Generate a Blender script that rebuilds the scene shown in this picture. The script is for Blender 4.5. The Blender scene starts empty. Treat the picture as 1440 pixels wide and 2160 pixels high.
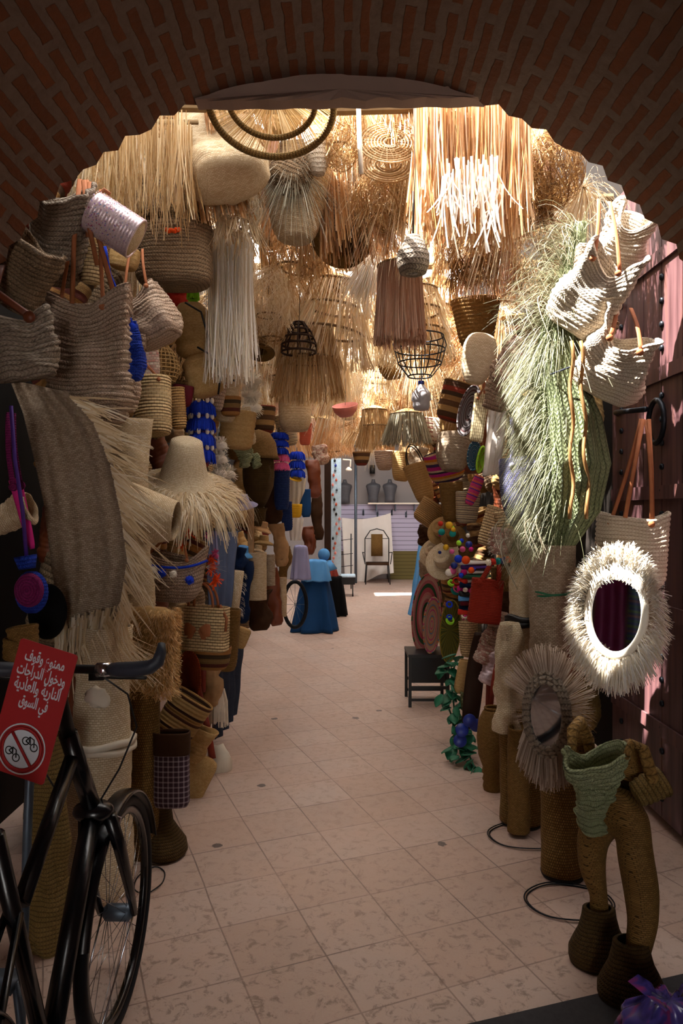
import bpy, math, random
from mathutils import Vector, Matrix, Euler, noise
R = random.Random(7)
PI = math.pi
F = 1500.0; CH = 1.6            # focal length in pixels of the 1440x2160 frame, eye height
C = bpy.context.scene.collection
sin, cos = math.sin, math.cos
KIDS = {}

def P(px, py, Y):
    return Vector(((px-720)/F*Y, Y, CH-(py-1080)/F*Y))

def H(s):
    o = []
    for i in (0, 2, 4):
        c = int(s[i:i+2], 16)/255
        o.append(c/12.92 if c <= .04045 else ((c+.055)/1.055)**2.4)
    return (o[0], o[1], o[2], 1)

# ---------------------------------------------------------------- mesh builder
class MB:
    def __init__(s):
        s.v = []; s.f = []; s.uv = []; s.mi = []
    def face(s, idx, uvs, mi=0):
        s.f.append(idx); s.uv.extend(uvs); s.mi.append(mi)
    def grid(s, rows, closed=True, mi=0, cap0=False, cap1=False, u0=0, v0=0):
        n = len(rows[0]); b = len(s.v)
        for r in rows: s.v.extend([tuple(p) for p in r])
        mid = max(rows, key=lambda r: sum(math.dist(r[j], r[(j+1) % n]) for j in range(0, n, max(1, n//12))))
        us = [u0]
        for j in range(n if closed else n-1): us.append(us[-1]+math.dist(mid[j], mid[(j+1) % n]))
        vs = [v0]
        for i in range(len(rows)-1): vs.append(vs[-1]+math.dist(rows[i][0], rows[i+1][0]))
        m = n if closed else n-1
        for i in range(len(rows)-1):
            for j in range(m):
                k = (j+1) % n
                s.face((b+i*n+j, b+i*n+k, b+(i+1)*n+k, b+(i+1)*n+j),
                       [(us[j], vs[i]), (us[j+1], vs[i]), (us[j+1], vs[i+1]), (us[j], vs[i+1])], mi)
        for cap, i in ((cap0, 0), (cap1, len(rows)-1)):
            if cap:
                c = [sum(p[k] for p in rows[i])/n for k in range(3)]
                s.v.append(tuple(c)); ci = len(s.v)-1
                for j in range(n):
                    k = (j+1) % n; q = b+i*n
                    t = (ci, q+k, q+j) if cap0 and i == 0 else (ci, q+j, q+k)
                    s.face(t, [(0, 0)]+[(s.v[x][0]-c[0], s.v[x][1]-c[1]+s.v[x][2]-c[2]) for x in t[1:]], mi)
    def tube(s, pts, r, seg=6, closed=False, flat=1.0, mi=0):
        pts = [Vector(p) for p in pts]; n = len(pts); rows = []
        up = None
        for i, p in enumerate(pts):
            if closed: t = pts[(i+1) % n]-pts[i-1]
            else: t = pts[min(i+1, n-1)]-pts[max(i-1, 0)]
            if t.length < 1e-9: t = Vector((0, 0, 1))
            t.normalize()
            if up is None:
                up = Vector((0, 1, 0)) if abs(t.y) < .9 else Vector((1, 0, 0))
            a = up-t*up.dot(t)
            if a.length < 1e-6: a = t.orthogonal()
            a.normalize(); b = t.cross(a); up = a
            rr = r[i] if isinstance(r, (list, tuple)) else r
            rows.append([p+b*(cos(2*PI*k/seg)*rr)+a*(sin(2*PI*k/seg)*rr*flat) for k in range(seg)])
        if closed: rows.append(rows[0]); s.grid(rows)
        else: s.grid(rows, cap0=True, cap1=True, mi=mi)
    def box(s, c, d, rot=None, mi=0):
        hx, hy, hz = d[0]/2, d[1]/2, d[2]/2; b = len(s.v); c = Vector(c)
        for x in (-hx, hx):
            for y in (-hy, hy):
                for z in (-hz, hz):
                    p = Vector((x, y, z))
                    if rot: p = rot @ p
                    s.v.append(tuple(c+p))
        for q, (a, e) in (((0, 1, 3, 2), (1, 2)), ((4, 6, 7, 5), (1, 2)), ((0, 4, 5, 1), (0, 2)), ((2, 3, 7, 6), (0, 2)), ((0, 2, 6, 4), (0, 1)), ((1, 5, 7, 3), (0, 1))):
            L = [((i >> 2)*d[0], ((i >> 1) & 1)*d[1], (i & 1)*d[2]) for i in q]
            s.face(tuple(b+i for i in q), [(l[a], l[e]) for l in L], mi)
    def lathe(s, prof, M=32, cap0=False, cap1=False, sx=1, sy=1, c=(0, 0, 0)):
        s.grid([[(c[0]+r*cos(2*PI*j/M)*sx, c[1]+r*sin(2*PI*j/M)*sy, c[2]+z) for j in range(M)] for r, z in prof], cap0=cap0, cap1=cap1)
    def strand(s, pts, w, ph=None, taper=1.0, mi=0):
        if ph is None: ph = R.uniform(0, PI)
        dx, dy, dz = (cos(ph), sin(ph), 0) if not isinstance(ph, (tuple, Vector)) else ph
        b = len(s.v); n = len(pts)
        for i, p in enumerate(pts):
            q = w/2*(1-(1-taper)*i/(n-1))
            s.v.append((p[0]-dx*q, p[1]-dy*q, p[2]-dz*q)); s.v.append((p[0]+dx*q, p[1]+dy*q, p[2]+dz*q))
        for i in range(n-1):
            k = b+2*i; s.face((k, k+1, k+3, k+2), [(0, i*.03), (w, i*.03), (w, i*.03+.03), (0, i*.03+.03)], mi)
    def xf(s, M):
        s.v = [tuple(M @ Vector(p)) for p in s.v]; return s
    def mesh(s, name, mats, smooth=True):
        me = bpy.data.meshes.new(name); me.from_pydata(s.v, [], s.f)
        uvl = me.uv_layers.new(name='UVMap')
        uvl.data.foreach_set('uv', [x for t in s.uv for x in t])
        if isinstance(mats, str): mats = [mats]
        for m in mats: me.materials.append(MT[m])
        me.polygons.foreach_set('material_index', s.mi)
        me.polygons.foreach_set('use_smooth', [smooth]*len(s.f))
        me.update(); return me

def T(name, label, cat, loc=(0, 0, 0), rot=(0, 0, 0), group=None):
    o = bpy.data.objects.new(name, None); C.objects.link(o); o.rotation_mode = 'XZY'
    o.empty_display_size = .05
    o.location = loc; o.rotation_euler = Euler(rot, 'XZY'); o['label'] = label; o['category'] = cat
    if group: o['group'] = group
    KIDS[o.name] = []
    return o
def obj(name, mb, m, parent=None, smooth=True, label=None, world=False):
    if world and parent is not None: mb.xf(MW(parent).inverted())
    o = bpy.data.objects.new(name, mb.mesh(name, m, smooth)); C.objects.link(o)
    if parent is not None: o.parent = parent; KIDS.setdefault(parent.name, []).append(o)
    if label: o['label'] = label
    return o
def solo(name, mb, m, label, cat, group=None, smooth=True, stuff=False):
    # origin at the middle of the mesh
    c = Vector([(min(p[k] for p in mb.v)+max(p[k] for p in mb.v))/2 for k in range(3)])
    mb.v = [(p[0]-c[0], p[1]-c[1], p[2]-c[2]) for p in mb.v]
    o = obj(name, mb, m, None, smooth); o.location = c; o['label'] = label; o['category'] = cat
    if group: o['group'] = group
    if stuff: o['kind'] = 'stuff'
    return o
def struct(name, mb, m, smooth=False):
    o = obj(name, mb, m, None, smooth); o['kind'] = 'structure'; o['label'] = name.replace('_', ' '); del o['label']; return o
def MW(o):
    M = Matrix.LocRotScale(o.location, o.rotation_euler, o.scale)
    return (MW(o.parent) @ M) if o.parent else M
def dup(root, loc, rot=(0, 0, 0), sc=1.0, label=None, group=None, mats=None):
    r = root.copy(); C.objects.link(r); r.location = loc; r.rotation_euler = Euler(rot, 'XZY'); KIDS[r.name] = []
    r.scale = (sc, sc, sc) if not isinstance(sc, tuple) else sc
    if label: r['label'] = label
    if group: r['group'] = group
    for ch in KIDS[root.name]:
        c = ch.copy(); C.objects.link(c); c.parent = r; KIDS[r.name].append(c)
        for g in KIDS.get(ch.name, []):
            d = g.copy(); C.objects.link(d); d.parent = c
    return r

# ---------------------------------------------------------------- materials
MT = {}
class NT:
    def __init__(s, name):
        s.m = bpy.data.materials.new(name); s.m.use_nodes = True; s.t = s.m.node_tree; s.t.nodes.clear()
        s.out = s.t.nodes.new('ShaderNodeOutputMaterial'); MT[name] = s.m
    def n(s, typ, ins=None, **at):
        o = s.t.nodes.new('ShaderNode'+typ)
        for k, v in at.items(): setattr(o, k, v)
        for k, v in (ins or {}).items():
            if isinstance(v, bpy.types.NodeSocket): s.t.links.new(v, o.inputs[k])
            else: o.inputs[k].default_value = v
        return o
    def math(s, op, a, b=0.0, c=None):
        i = {0: a, 1: b}
        if c is not None: i[2] = c
        return s.n('Math', i, operation=op).outputs[0]
    def mix(s, f, a, b, blend='MIX'):
        o = s.n('Mix', None, data_type='RGBA', blend_type=blend)
        for k, v in ((0, f), (6, a), (7, b)):
            if isinstance(v, bpy.types.NodeSocket): s.t.links.new(v, o.inputs[k])
            else: o.inputs[k].default_value = v
        return o.outputs[2]
    def ramp(s, f, stops, interp='LINEAR'):
        o = s.n('ValToRGB', {0: f}); r = o.color_ramp; r.interpolation = interp
        while len(r.elements) < len(stops): r.elements.new(.5)
        for e, (p, c) in zip(r.elements, stops): e.position = p; e.color = c
        return o.outputs[0]
    def pbr(s, col, rough=.7, bump=None, bs=.5, bd=.005, metal=0, **kw):
        i = {'Base Color': col, 'Roughness': rough, 'Metallic': metal}
        if isinstance(rough, float) and rough > .55 and not metal: i['Specular IOR Level'] = .2
        i.update(kw)
        if bump is not None:
            i['Normal'] = s.n('Bump', {'Height': bump, 'Strength': bs, 'Distance': bd}).outputs[0]
        b = s.n('BsdfPrincipled', i); s.t.links.new(b.outputs[0], s.out.inputs[0]); return b
def mul(c, k): return (c[0]*k, c[1]*k, c[2]*k, 1)

def m_plain(name, c, rough=.7, metal=0, var=.25, sc=30, **kw):
    t = NT(name); c = H(c) if isinstance(c, str) else c
    nz = t.n('TexNoise', {'Scale': sc, 'Detail': 4.0, 'Vector': t.n('TexCoord').outputs['Object']}).outputs[0]
    t.pbr(t.mix(nz, mul(c, 1-var), mul(c, 1+var)), rough, nz, .25, .003, metal, **kw)
def m_weave(name, c1, c2, cm, bw=.014, rh=.007, bd=.002, horizontal=True, var=.22):
    t = NT(name); uv = t.n('TexCoord').outputs['UV']
    wob = t.n('TexNoise', {'Scale': 9.0, 'Vector': uv}).outputs[1]
    v = t.n('VectorMath', {0: uv, 1: t.n('VectorMath', {0: wob, 3: .012}, operation='SCALE').outputs[0]}, operation='ADD').outputs[0]
    b = t.n('TexBrick', {'Vector': v, 'Color1': H(c1), 'Color2': H(c2), 'Mortar': H(cm), 'Scale': 1.0, 'Mortar Size': rh*.12,
                         'Mortar Smooth': .6, 'Brick Width': bw, 'Row Height': rh})
    nz = t.n('TexNoise', {'Scale': 14.0, 'Detail': 5.0, 'Vector': uv}).outputs[0]
    fine = t.n('TexNoise', {'Scale': 300.0, 'Detail': 2.0, 'Vector': uv}).outputs[0]
    col = t.mix(t.math('MULTIPLY', nz, var*1.6), b.outputs[0], H(cm))
    h = t.math('ADD', t.math('MULTIPLY', b.outputs[1], -1.0), t.math('MULTIPLY', fine, .5))
    t.pbr(col, .75, h, .8, bd)
def m_braid(name, c1, c2, cd, pitch=.022, bd=.005, groove=.8, vert=False):
    t = NT(name); uv = t.n('TexCoord').outputs['UV']; s = t.n('SeparateXYZ', {0: uv})
    if vert: s = t.n('SeparateXYZ', {0: t.n('CombineXYZ', {0: s.outputs[1], 1: s.outputs[0]}).outputs[0]})
    wob = t.math('MULTIPLY', t.n('TexNoise', {'Scale': 7.0, 'Vector': uv}).outputs[0], pitch*1.2)
    v = t.math('ADD', s.outputs[1], wob)
    ph = t.math('FRACT', t.math('DIVIDE', v, pitch))
    tri = t.math('ABSOLUTE', t.math('SUBTRACT', ph, .5))            # 0 centre .5 groove
    chev = t.math('ADD', t.math('DIVIDE', s.outputs[0], pitch*.7), t.math('MULTIPLY', tri, 1.4))
    ch = t.math('ABSOLUTE', t.math('SUBTRACT', t.math('FRACT', chev), .5))
    hgt = t.math('SUBTRACT', t.math('SUBTRACT', .5, t.math('MULTIPLY', t.math('MULTIPLY', tri, tri), 2.0)), t.math('MULTIPLY', ch, .7))
    fine = t.n('TexNoise', {'Scale': 220.0, 'Detail': 3.0, 'Vector': uv}).outputs[0]
    big = t.n('TexNoise', {'Scale': 11.0, 'Detail': 4.0, 'Vector': uv}).outputs[0]
    base = t.mix(t.math('MULTIPLY', big, 1.0), H(c1), H(c2))
    cell = t.n('CombineXYZ', {0: t.math('FLOOR', chev), 1: t.math('FLOOR', t.math('DIVIDE', v, pitch))})
    rnd = t.n('TexWhiteNoise', {0: cell.outputs[0]}).outputs[0]
    base = t.mix(t.math('MULTIPLY', rnd, .45), base, H(c2)); base = t.mix(t.math('MULTIPLY', t.math('POWER', t.math('MULTIPLY', ch, 2.0), 4.0), .5), base, H(cd))
    base = t.mix(t.math('MULTIPLY', fine, .5), base, H(cd)); hgt = t.math('ADD', hgt, t.math('MULTIPLY', rnd, .3))
    g = t.math('MULTIPLY', t.math('POWER', t.math('MULTIPLY', tri, 2.0), 5.0), groove)
    t.pbr(t.mix(g, base, H(cd)), .75, t.math('ADD', hgt, t.math('MULTIPLY', fine, .4)), 1.0, bd*1.5)
def m_fib(name, cols, tr=.45, rough=.6):
    t = NT(name); g = t.n('NewGeometry').outputs['Random Per Island']
    n = len(cols); c = t.ramp(g, [((i+.5)/n, H(x)) for i, x in enumerate(cols)])
    nz = t.n('TexNoise', {'Scale': 60.0, 'Vector': t.n('TexCoord').outputs['Object']}).outputs[0]
    c = t.mix(t.math('MULTIPLY', nz, .35), c, H(cols[0]))
    d = t.n('BsdfPrincipled', {'Base Color': c, 'Roughness': rough}); tl = t.n('BsdfTranslucent', {'Color': c})
    m = t.n('MixShader', {0: tr, 1: d.outputs[0], 2: tl.outputs[0]}); t.t.links.new(m.outputs[0], t.out.inputs[0])
def m_bands(name, stops, axis=1, scale=1.0, pitch=.006, off=0.0, rough=.75):
    # woven stripes along UV axis; stops in metres*scale, repeats
    t = NT(name); uv = t.n('TexCoord').outputs['UV']; s = t.n('SeparateXYZ', {0: uv})
    f = t.math('FRACT', t.math('MULTIPLY_ADD', s.outputs[axis], scale, off))
    col = t.ramp(f, [(p, H(c)) for p, c in stops], 'CONSTANT')
    fine = t.n('TexNoise', {'Scale': 250.0, 'Detail': 2.0, 'Vector': uv}).outputs[0]
    br = t.n('TexBrick', {'Vector': uv, 'Color1': (1, 1, 1, 1), 'Color2': (.75, .75, .75, 1), 'Mortar': (.35, .3, .25, 1), 'Scale': 1.0,
                          'Mortar Size': pitch*.1, 'Brick Width': pitch*1.6, 'Row Height': pitch})
    col = t.mix(.8, col, br.outputs[0], 'MULTIPLY')
    col = t.mix(t.math('MULTIPLY', fine, .3), col, (.12, .08, .05, 1))
    t.pbr(col, rough, t.math('MULTIPLY', br.outputs[1], -1.0), .7, .002)
def m_check(name, c1, c2, sc=40):
    t = NT(name); uv = t.n('TexCoord').outputs['UV']; s = t.n('SeparateXYZ', {0: uv})
    a = t.math('LESS_THAN', t.math('FRACT', t.math('MULTIPLY', s.outputs[0], sc)), .3)
    b = t.math('LESS_THAN', t.math('FRACT', t.math('MULTIPLY', s.outputs[1], sc)), .3)
    f = t.math('MULTIPLY', t.math('ADD', a, b), .5)
    t.pbr(t.mix(f, H(c1), H(c2)), .8, f, .3, .001)

m_braid('raffia', 'ecd6c0', 'caab90', '5c4030', .024, .006)
m_braid('raffia_white', 'f2e8d8', 'd8c8b0', '8a745c', .022, .004)
m_braid('raffia_dark', 'b29676', '8a7055', '36271a', .022, .006)
m_braid('raffia_grey', 'cbbba8', '9a8874', '40332a', .026, .006)
m_braid('seagrass', 'a8874e', '7c6434', '30230f', .016, .004)
m_braid('seagrass_dark', '74582e', '523c1c', '1a1207', .014, .004)
m_braid('green_palm', 'aeb68c', '7c8a5c', '2c341c', .030, .009, .9, True)
m_braid('green_pale', 'c9cda6', '9aa274', '4c5234', .018, .005)
m_braid('rope_gold', 'c39a58', '97713a', '3a280f', .03, .006)
m_braid('crochet_blue', '2f56d8', '1c3bb0', '0b1650', .014, .005)
m_braid('crochet_magenta', 'b0307e', '8c2062', '3a0a28', .01, .003)
m_braid('crochet_red', 'c23a20', 'a22c18', '4a0c06', .01, .003)
m_braid('crochet_orange', 'c85a24', '9c3c14', '4a1606', .012, .003)
m_weave('palm', 'e6d2b0', 'ccb28c', '8c7050', .016, .007)
m_weave('palm_pale', 'f0e0c2', 'dcc6a2', '9c8260', .018, .009, .003)
m_weave('palm_grey', 'cdb9a0', 'ab957c', '64503e', .018, .008, .003)
m_weave('straw', 'd6b27a', 'bf985e', '76552e', .010, .005)
m_weave('straw_brown', '94703c', '7c5a2c', '3a2710', .012, .006)
m_weave('reed_brown', 'a07c48', '86642f', '3d2a12', .010, .012, .002)
m_weave('lavender_net', '8f8fb8', '7a7aa8', '2e2c3c', .010, .010)
m_weave('indigo_weave', '26407c', '1c3166', '0a1230', .02, .009)
m_weave('floral', 'd8c8b4', 'b06a62', '8a7a6a', .02, .014)
m_plain('leather', 'a0623f', .65); m_plain('leather_dark', '6b3218', .5); m_plain('leather_red', '8a2c1c', .5)
m_plain('black', '0c0c0e', .5); m_plain('rubber', '15171c', .62); m_plain('grip', '2c313c', .55)
m_plain('black_gloss', '0a0b10', .25); m_plain('chrome', 'c8ccd2', .22, 1.0, .05); m_plain('steel_grey', '5f6b78', .45, .6)
m_plain('white_cloth', 'e0d9d2', .9, 0, .06, 8); m_plain('cream_cloth', 'd4c9b6', .9, 0, .1, 10)
m_plain('lilac_cloth', '9d9dc4', .9, 0, .1, 10); m_plain('greyblue_cloth', '58617a', .95, 0, .2, 12)
m_plain('blue_cloth', '17406e', .85, 0, .15, 6); m_plain('sky_cloth', '5a9bd8', .85, 0, .1, 6)
m_plain('navy_cloth', '0f2140', .9, 0, .2, 10); m_plain('black_cloth', '08080a', .95); m_plain('denim', '2f3340', .95, 0, .3, 40)
m_plain('royal', '1f3fc4', .85, 0, .3, 80); m_plain('teal', '1f8f88', .8); m_plain('pink', 'e0649a', .8, 0, .3, 60)
m_plain('magenta', 'c01f74', .7); m_plain('red', 'c03022', .8); m_plain('orange', 'f0561c', .8, 0, .2, 40); m_plain('neon', 'a8ee3c', .7)
m_plain('yellow', 'd8a828', .75); m_plain('maroon', '5e1220', .6); m_plain('purple', '4a2a78', .6); m_plain('white_wool', 'efe8da', .95, 0, .1, 90)
m_plain('wood_dark', '2e1c12', .6, 0, .3, 12); m_plain('wood', '6e4a2c', .65, 0, .3, 12); m_plain('wood_pole', '7a6244', .7)
m_plain('green_leaf', '1f6a4a', .55, 0, .3, 20); m_plain('cobalt', '1b2f86', .4); m_plain('iron', '23262c', .45, .8)
m_plain('mannequin', '4c4c52', .5); m_plain('bluewhite', 'c4dcec', .6); m_plain('sky_plastic', '4a96d2', .35, 0, .1)
m_plain('bone', 'f2e8d6', .4, 0, .04); m_plain('ceramic', 'b9aca4', .3); m_plain('salmon', 'd8837a', .5, 0, .15)
m_plain('coral', 'c0604a', .6); m_plain('brown_suede', '3a2414', .9); m_plain('tan_suede', 'b08a62', .85)
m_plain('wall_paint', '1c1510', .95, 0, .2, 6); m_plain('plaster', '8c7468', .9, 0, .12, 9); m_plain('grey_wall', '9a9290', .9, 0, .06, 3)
m_plain('sign_red', 'a81c20', .5, 0, .12, 8); m_plain('sign_white', 'd8dce4', .5, 0, .05); m_plain('glitter', 'd9c3c9', .3, .3, .6, 260)
m_plain('asphalt', '3c3a3c', .9, 0, .3, 60); m_plain('pale_string', 'e2d3bf', .85); m_plain('grey_plastic', 'a8a4a8', .35)
m_fib('fib_gold', ['a07c4c', 'bf9a66', 'd2b080', 'e6cfa6'], .42)
m_fib('fib_pale', ['d0b890', 'e6d2ac', 'f2e4c8', 'faf2e0'], .5)
m_fib('fib_orange', ['b5854f', 'c99a66', 'dab184', 'ecd2ae'], .42)
m_fib('fib_pink', ['b08468', 'c89c80', 'd8b49a', 'e4c8b0'], .45)
m_fib('fib_grey', ['6f6350', '98907a', 'b5b09a', 'cfcab4'], .35)
m_fib('fib_green', ['56583e', '7a7c5c', '9c9b78', 'ccc8ac'], .35)
m_fib('fib_brown', ['6a4826', '8e6638', 'ac8450', 'c8a26c'], .45)
m_fib('fib_taupe', ['86705e', 'ac9684', 'c8b4a2', 'e0d0c0'], .35)
m_fib('fib_shag', ['c09050', 'd8ac6c', 'e8c48a', 'f0d4a4'], .3)
m_fib('fib_white', ['d8cbb4', 'efe5d2', 'f8f2e6', 'ffffff'], .35)
m_fib('fib_straw', ['9c7a48', 'c6a46c', 'd9bc88', 'ecd6a8'], .35)
m_fib('sequin', ['b04a78', 'e8e0f0', 'd0b8a0', '8a5cc0', 'ffffff', 'c09a70', '6aa0c8'], 0, .25)
m_bands('b_redbrown', [(0, '8a2c1c'), (.16, '4a2c18'), (.34, 'b08a54'), (.52, '5a3a1e'), (.7, '9a7442'), (.86, '3a2412')], 1, 4.2)
m_bands('b_striped', [(0, 'd8c4a0'), (.45, '3a3040'), (.6, 'd8c4a0'), (.9, '5a3844')], 1, 32, .005)
m_bands('b_pinkstripe', [(0, 'ecd9c0'), (.6, 'b07a70')], 1, 26, .006)
m_bands('b_rattan', [(0, 'e6c996'), (.78, '6d4a22')], 1, 55, .018)
m_bands('b_rattan_dark', [(0, 'c49a60'), (.78, '4d3216')], 1, 60, .016)
m_bands('b_swirl', [(0, 'e0209a'), (.2, '3a2a60'), (.36, 'e8c080'), (.5, 'f0901c'), (.64, 'e0209a'), (.8, '2a2438'), (.9, 'ecd8b0')], 1, 7, .006)
m_bands('b_ribwhite', [(0, 'f2e4b8'), (.7, '9a8458')], 0, 70, .02)
m_bands('b_teal_plate', [(0, '1d6a8a'), (.4, '8ab0c8'), (.5, '1d5a80'), (.9, 'e8ecf0')], 1, 22, .006)
m_bands('b_neon', [(0, 'b8f03c'), (.7, 'c03040'), (.85, 'b8f03c')], 0, 12, .006)
m_bands('b_tray_pink', [(0, 'e08a80'), (.16, 'c8505c'), (.4, '1f5a34'), (.62, 'c86a70'), (.8, 'd8a090')], 1, 5.6, .006)
m_bands('b_tray_mix', [(0, 'd8a888'), (.3, 'e0488c'), (.42, 'd8a888'), (.6, 'e8883c'), (.72, '7890a8'), (.86, 'd0a088')], 1, 9, .006)
m_bands('b_tray_green', [(0, '6a6a24'), (.25, 'a08c2c'), (.45, '3a6a34'), (.6, '8a8034'), (.8, '4a5a28')], 0, 14, .005)
m_bands('b_greyplate', [(0, '6a6468'), (.3, 'c8c4cc'), (.38, '2a2428'), (.5, '8a8488'), (.7, '5a3438'), (.85, '9a9498')], 1, 9, .006)
m_bands('b_brownband', [(0, 'b07a40'), (.35, '5a1a14'), (.55, '8a6a3c'), (.8, '3a2a16')], 1, 8, .006)
m_bands('b_zigzag', [(0, 'c8a468'), (.25, '5a3422'), (.4, 'b88e52'), (.6, '3a1e14'), (.75, 'c8a468')], 1, 9, .006)
m_bands('b_shoe', [(0, 'd8347c'), (.55, '2a3a90'), (.7, 'd8347c'), (.85, 'e88a2c')], 1, 24, .008)
m_bands('b_scarf', [(0, '2a4a9a'), (.2, '7aa83c'), (.35, '23408a'), (.55, 'd8a030'), (.62, '2a4a9a'), (.85, '4c8a50')], 1, 7, .03)
m_check('plaid', '3a2630', '9a8c94', 42)

# brick vault, floor tiles, door wood, mirror, glass
def special():
    t = NT('vault_brick'); uv = t.n('TexCoord').outputs['UV']
    wob = t.n('TexNoise', {'Scale': 12.0, 'Detail': 5.0, 'Vector': uv}).outputs[1]
    v = t.n('VectorMath', {0: uv, 1: t.n('VectorMath', {0: wob, 3: .028}, operation='SCALE').outputs[0]}, operation='ADD').outputs[0]
    b = t.n('TexBrick', {'Vector': v, 'Color1': H('7c4428'), 'Color2': H('663822'), 'Mortar': H('75645a'), 'Scale': 1.0, 'Mortar Size': .0235,
                         'Mortar Smooth': .15, 'Brick Width': .31, 'Row Height': .088}, offset=.5)
    nz = t.n('TexNoise', {'Scale': 26.0, 'Detail': 6.0, 'Vector': uv}).outputs[0]
    col = t.mix(t.math('MULTIPLY', nz, .7), b.outputs[0], H('4e382c'))
    t.pbr(col, .9, t.math('ADD', t.math('MULTIPLY', b.outputs[1], .8), t.math('MULTIPLY', nz, .8)), .7, .018)
    t = NT('floor_tile'); oc = t.n('TexCoord').outputs['Object']
    mp = t.n('Mapping', {'Vector': oc, 'Location': (-.244, -2.694, 0)}, vector_type='POINT')
    rt = t.n('VectorRotate', {'Vector': mp.outputs[0], 'Angle': -math.radians(22)}, rotation_type='Z_AXIS').outputs[0]
    wob = t.n('TexNoise', {'Scale': 1.4, 'Vector': oc}).outputs[1]
    rt = t.n('VectorMath', {0: rt, 1: t.n('VectorMath', {0: wob, 3: .02}, operation='SCALE').outputs[0]}, operation='ADD').outputs[0]
    b = t.n('TexBrick', {'Vector': rt, 'Color1': H('b09484'), 'Color2': H('c0a99c'), 'Mortar': H('5e4a42'), 'Scale': 1.0, 'Mortar Size': .0035,
                         'Mortar Smooth': .3, 'Brick Width': .315, 'Row Height': .315}, offset=0.0)
    n1 = t.n('TexNoise', {'Scale': 2.2, 'Detail': 6.0, 'Roughness': .65, 'Vector': oc}).outputs[0]
    n2 = t.n('TexNoise', {'Scale': 20.0, 'Detail': 9.0, 'Roughness': .75, 'Distortion': .6, 'Vector': oc}).outputs[0]
    n3 = t.n('TexNoise', {'Scale': 130.0, 'Detail': 3.0, 'Vector': oc}).outputs[0]
    c = t.mix(t.ramp(n1, [(.35, (0, 0, 0, 1)), (.7, (.75, .75, .75, 1))]), b.outputs[0], H('c2a08c'))
    c = t.mix(t.ramp(n2, [(.5, (0, 0, 0, 1)), (.66, (.55, .55, .55, 1))]), c, H('957a66'))
    # worn foreground: more pits nearer the arch
    sy = t.n('SeparateXYZ', {0: oc}).outputs[1]
    wear = t.n('MapRange', {0: sy, 1: 3.6, 2: 2.0}).outputs[0]
    pit = t.math('MULTIPLY', t.ramp(n2, [(.54, (0, 0, 0, 1)), (.6, (1, 1, 1, 1))]), wear)
    c = t.mix(t.math('MULTIPLY', pit, .7), c, H('66503f'))
    c = t.mix(t.math('MULTIPLY', n3, .2), c, H('e0ccc0'))
    vo = t.n('TexVoronoi', {'Scale': 2.7, 'Vector': t.n('VectorMath', {0: oc, 1: t.n('VectorMath', {0: t.n('TexNoise', {'Scale': 30.0, 'Vector': oc}).outputs[1], 3: .03}, operation='SCALE').outputs[0]}, operation='ADD').outputs[0]})
    gum = t.math('LESS_THAN', vo.outputs['Distance'], .075)
    gate = t.math('GREATER_THAN', t.n('SeparateXYZ', {0: vo.outputs['Color']}).outputs[0], .3)
    c = t.mix(t.math('MULTIPLY', t.math('MULTIPLY', gum, gate), .8), c, H('3a3438'))
    rg = t.n('MapRange', {0: n2, 1: .3, 2: .7, 3: .3, 4: .6}).outputs[0]
    t.pbr(c, rg, t.math('ADD', t.math('MULTIPLY', b.outputs[1], -1.0), t.math('MULTIPLY', n2, .6)), .35, .004)
    t = NT('door_wood'); oc = t.n('TexCoord').outputs['Object']
    st = t.n('Mapping', {'Vector': oc, 'Scale': (8, 8, .5)}).outputs[0]
    nz = t.n('TexNoise', {'Scale': 3.0, 'Detail': 8.0, 'Vector': st}).outputs[0]
    t.pbr(t.ramp(nz, [(.3, H('3a2022')), (.55, H('5c3e40')), (.75, H('6c4438'))]), .5, nz, .4, .004)
    t = NT('mirror'); t.pbr((.75, .78, .82, 1), .04, metal=1)
    t = NT('glass'); t.pbr((.9, .92, .95, 1), .08, **{'Transmission Weight': .8, 'IOR': 1.45})
    t = NT('plastic_purple'); nz = t.n('TexNoise', {'Scale': 9.0, 'Distortion': 1.5, 'Vector': t.n('TexCoord').outputs['Object']}).outputs[0]
    t.pbr(t.ramp(nz, [(.35, H('2a2458')), (.5, H('4a4090')), (.62, H('9a3a78'))]), .22, **{'Transmission Weight': .15})
    t = NT('slats'); s = t.n('SeparateXYZ', {0: t.n('TexCoord').outputs['Object']}).outputs[2]
    f = t.math('LESS_THAN', t.math('FRACT', t.math('MULTIPLY', s, 9.6)), .1)
    t.pbr(t.mix(f, H('b9b2cc'), H('4a4656')), .5)
    t = NT('slats_olive'); s = t.n('SeparateXYZ', {0: t.n('TexCoord').outputs['Object']}).outputs[2]
    f = t.math('LESS_THAN', t.math('FRACT', t.math('MULTIPLY', s, 12)), .1)
    t.pbr(t.mix(f, H('6e6238'), H('3a3218')), .7)
special()
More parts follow.
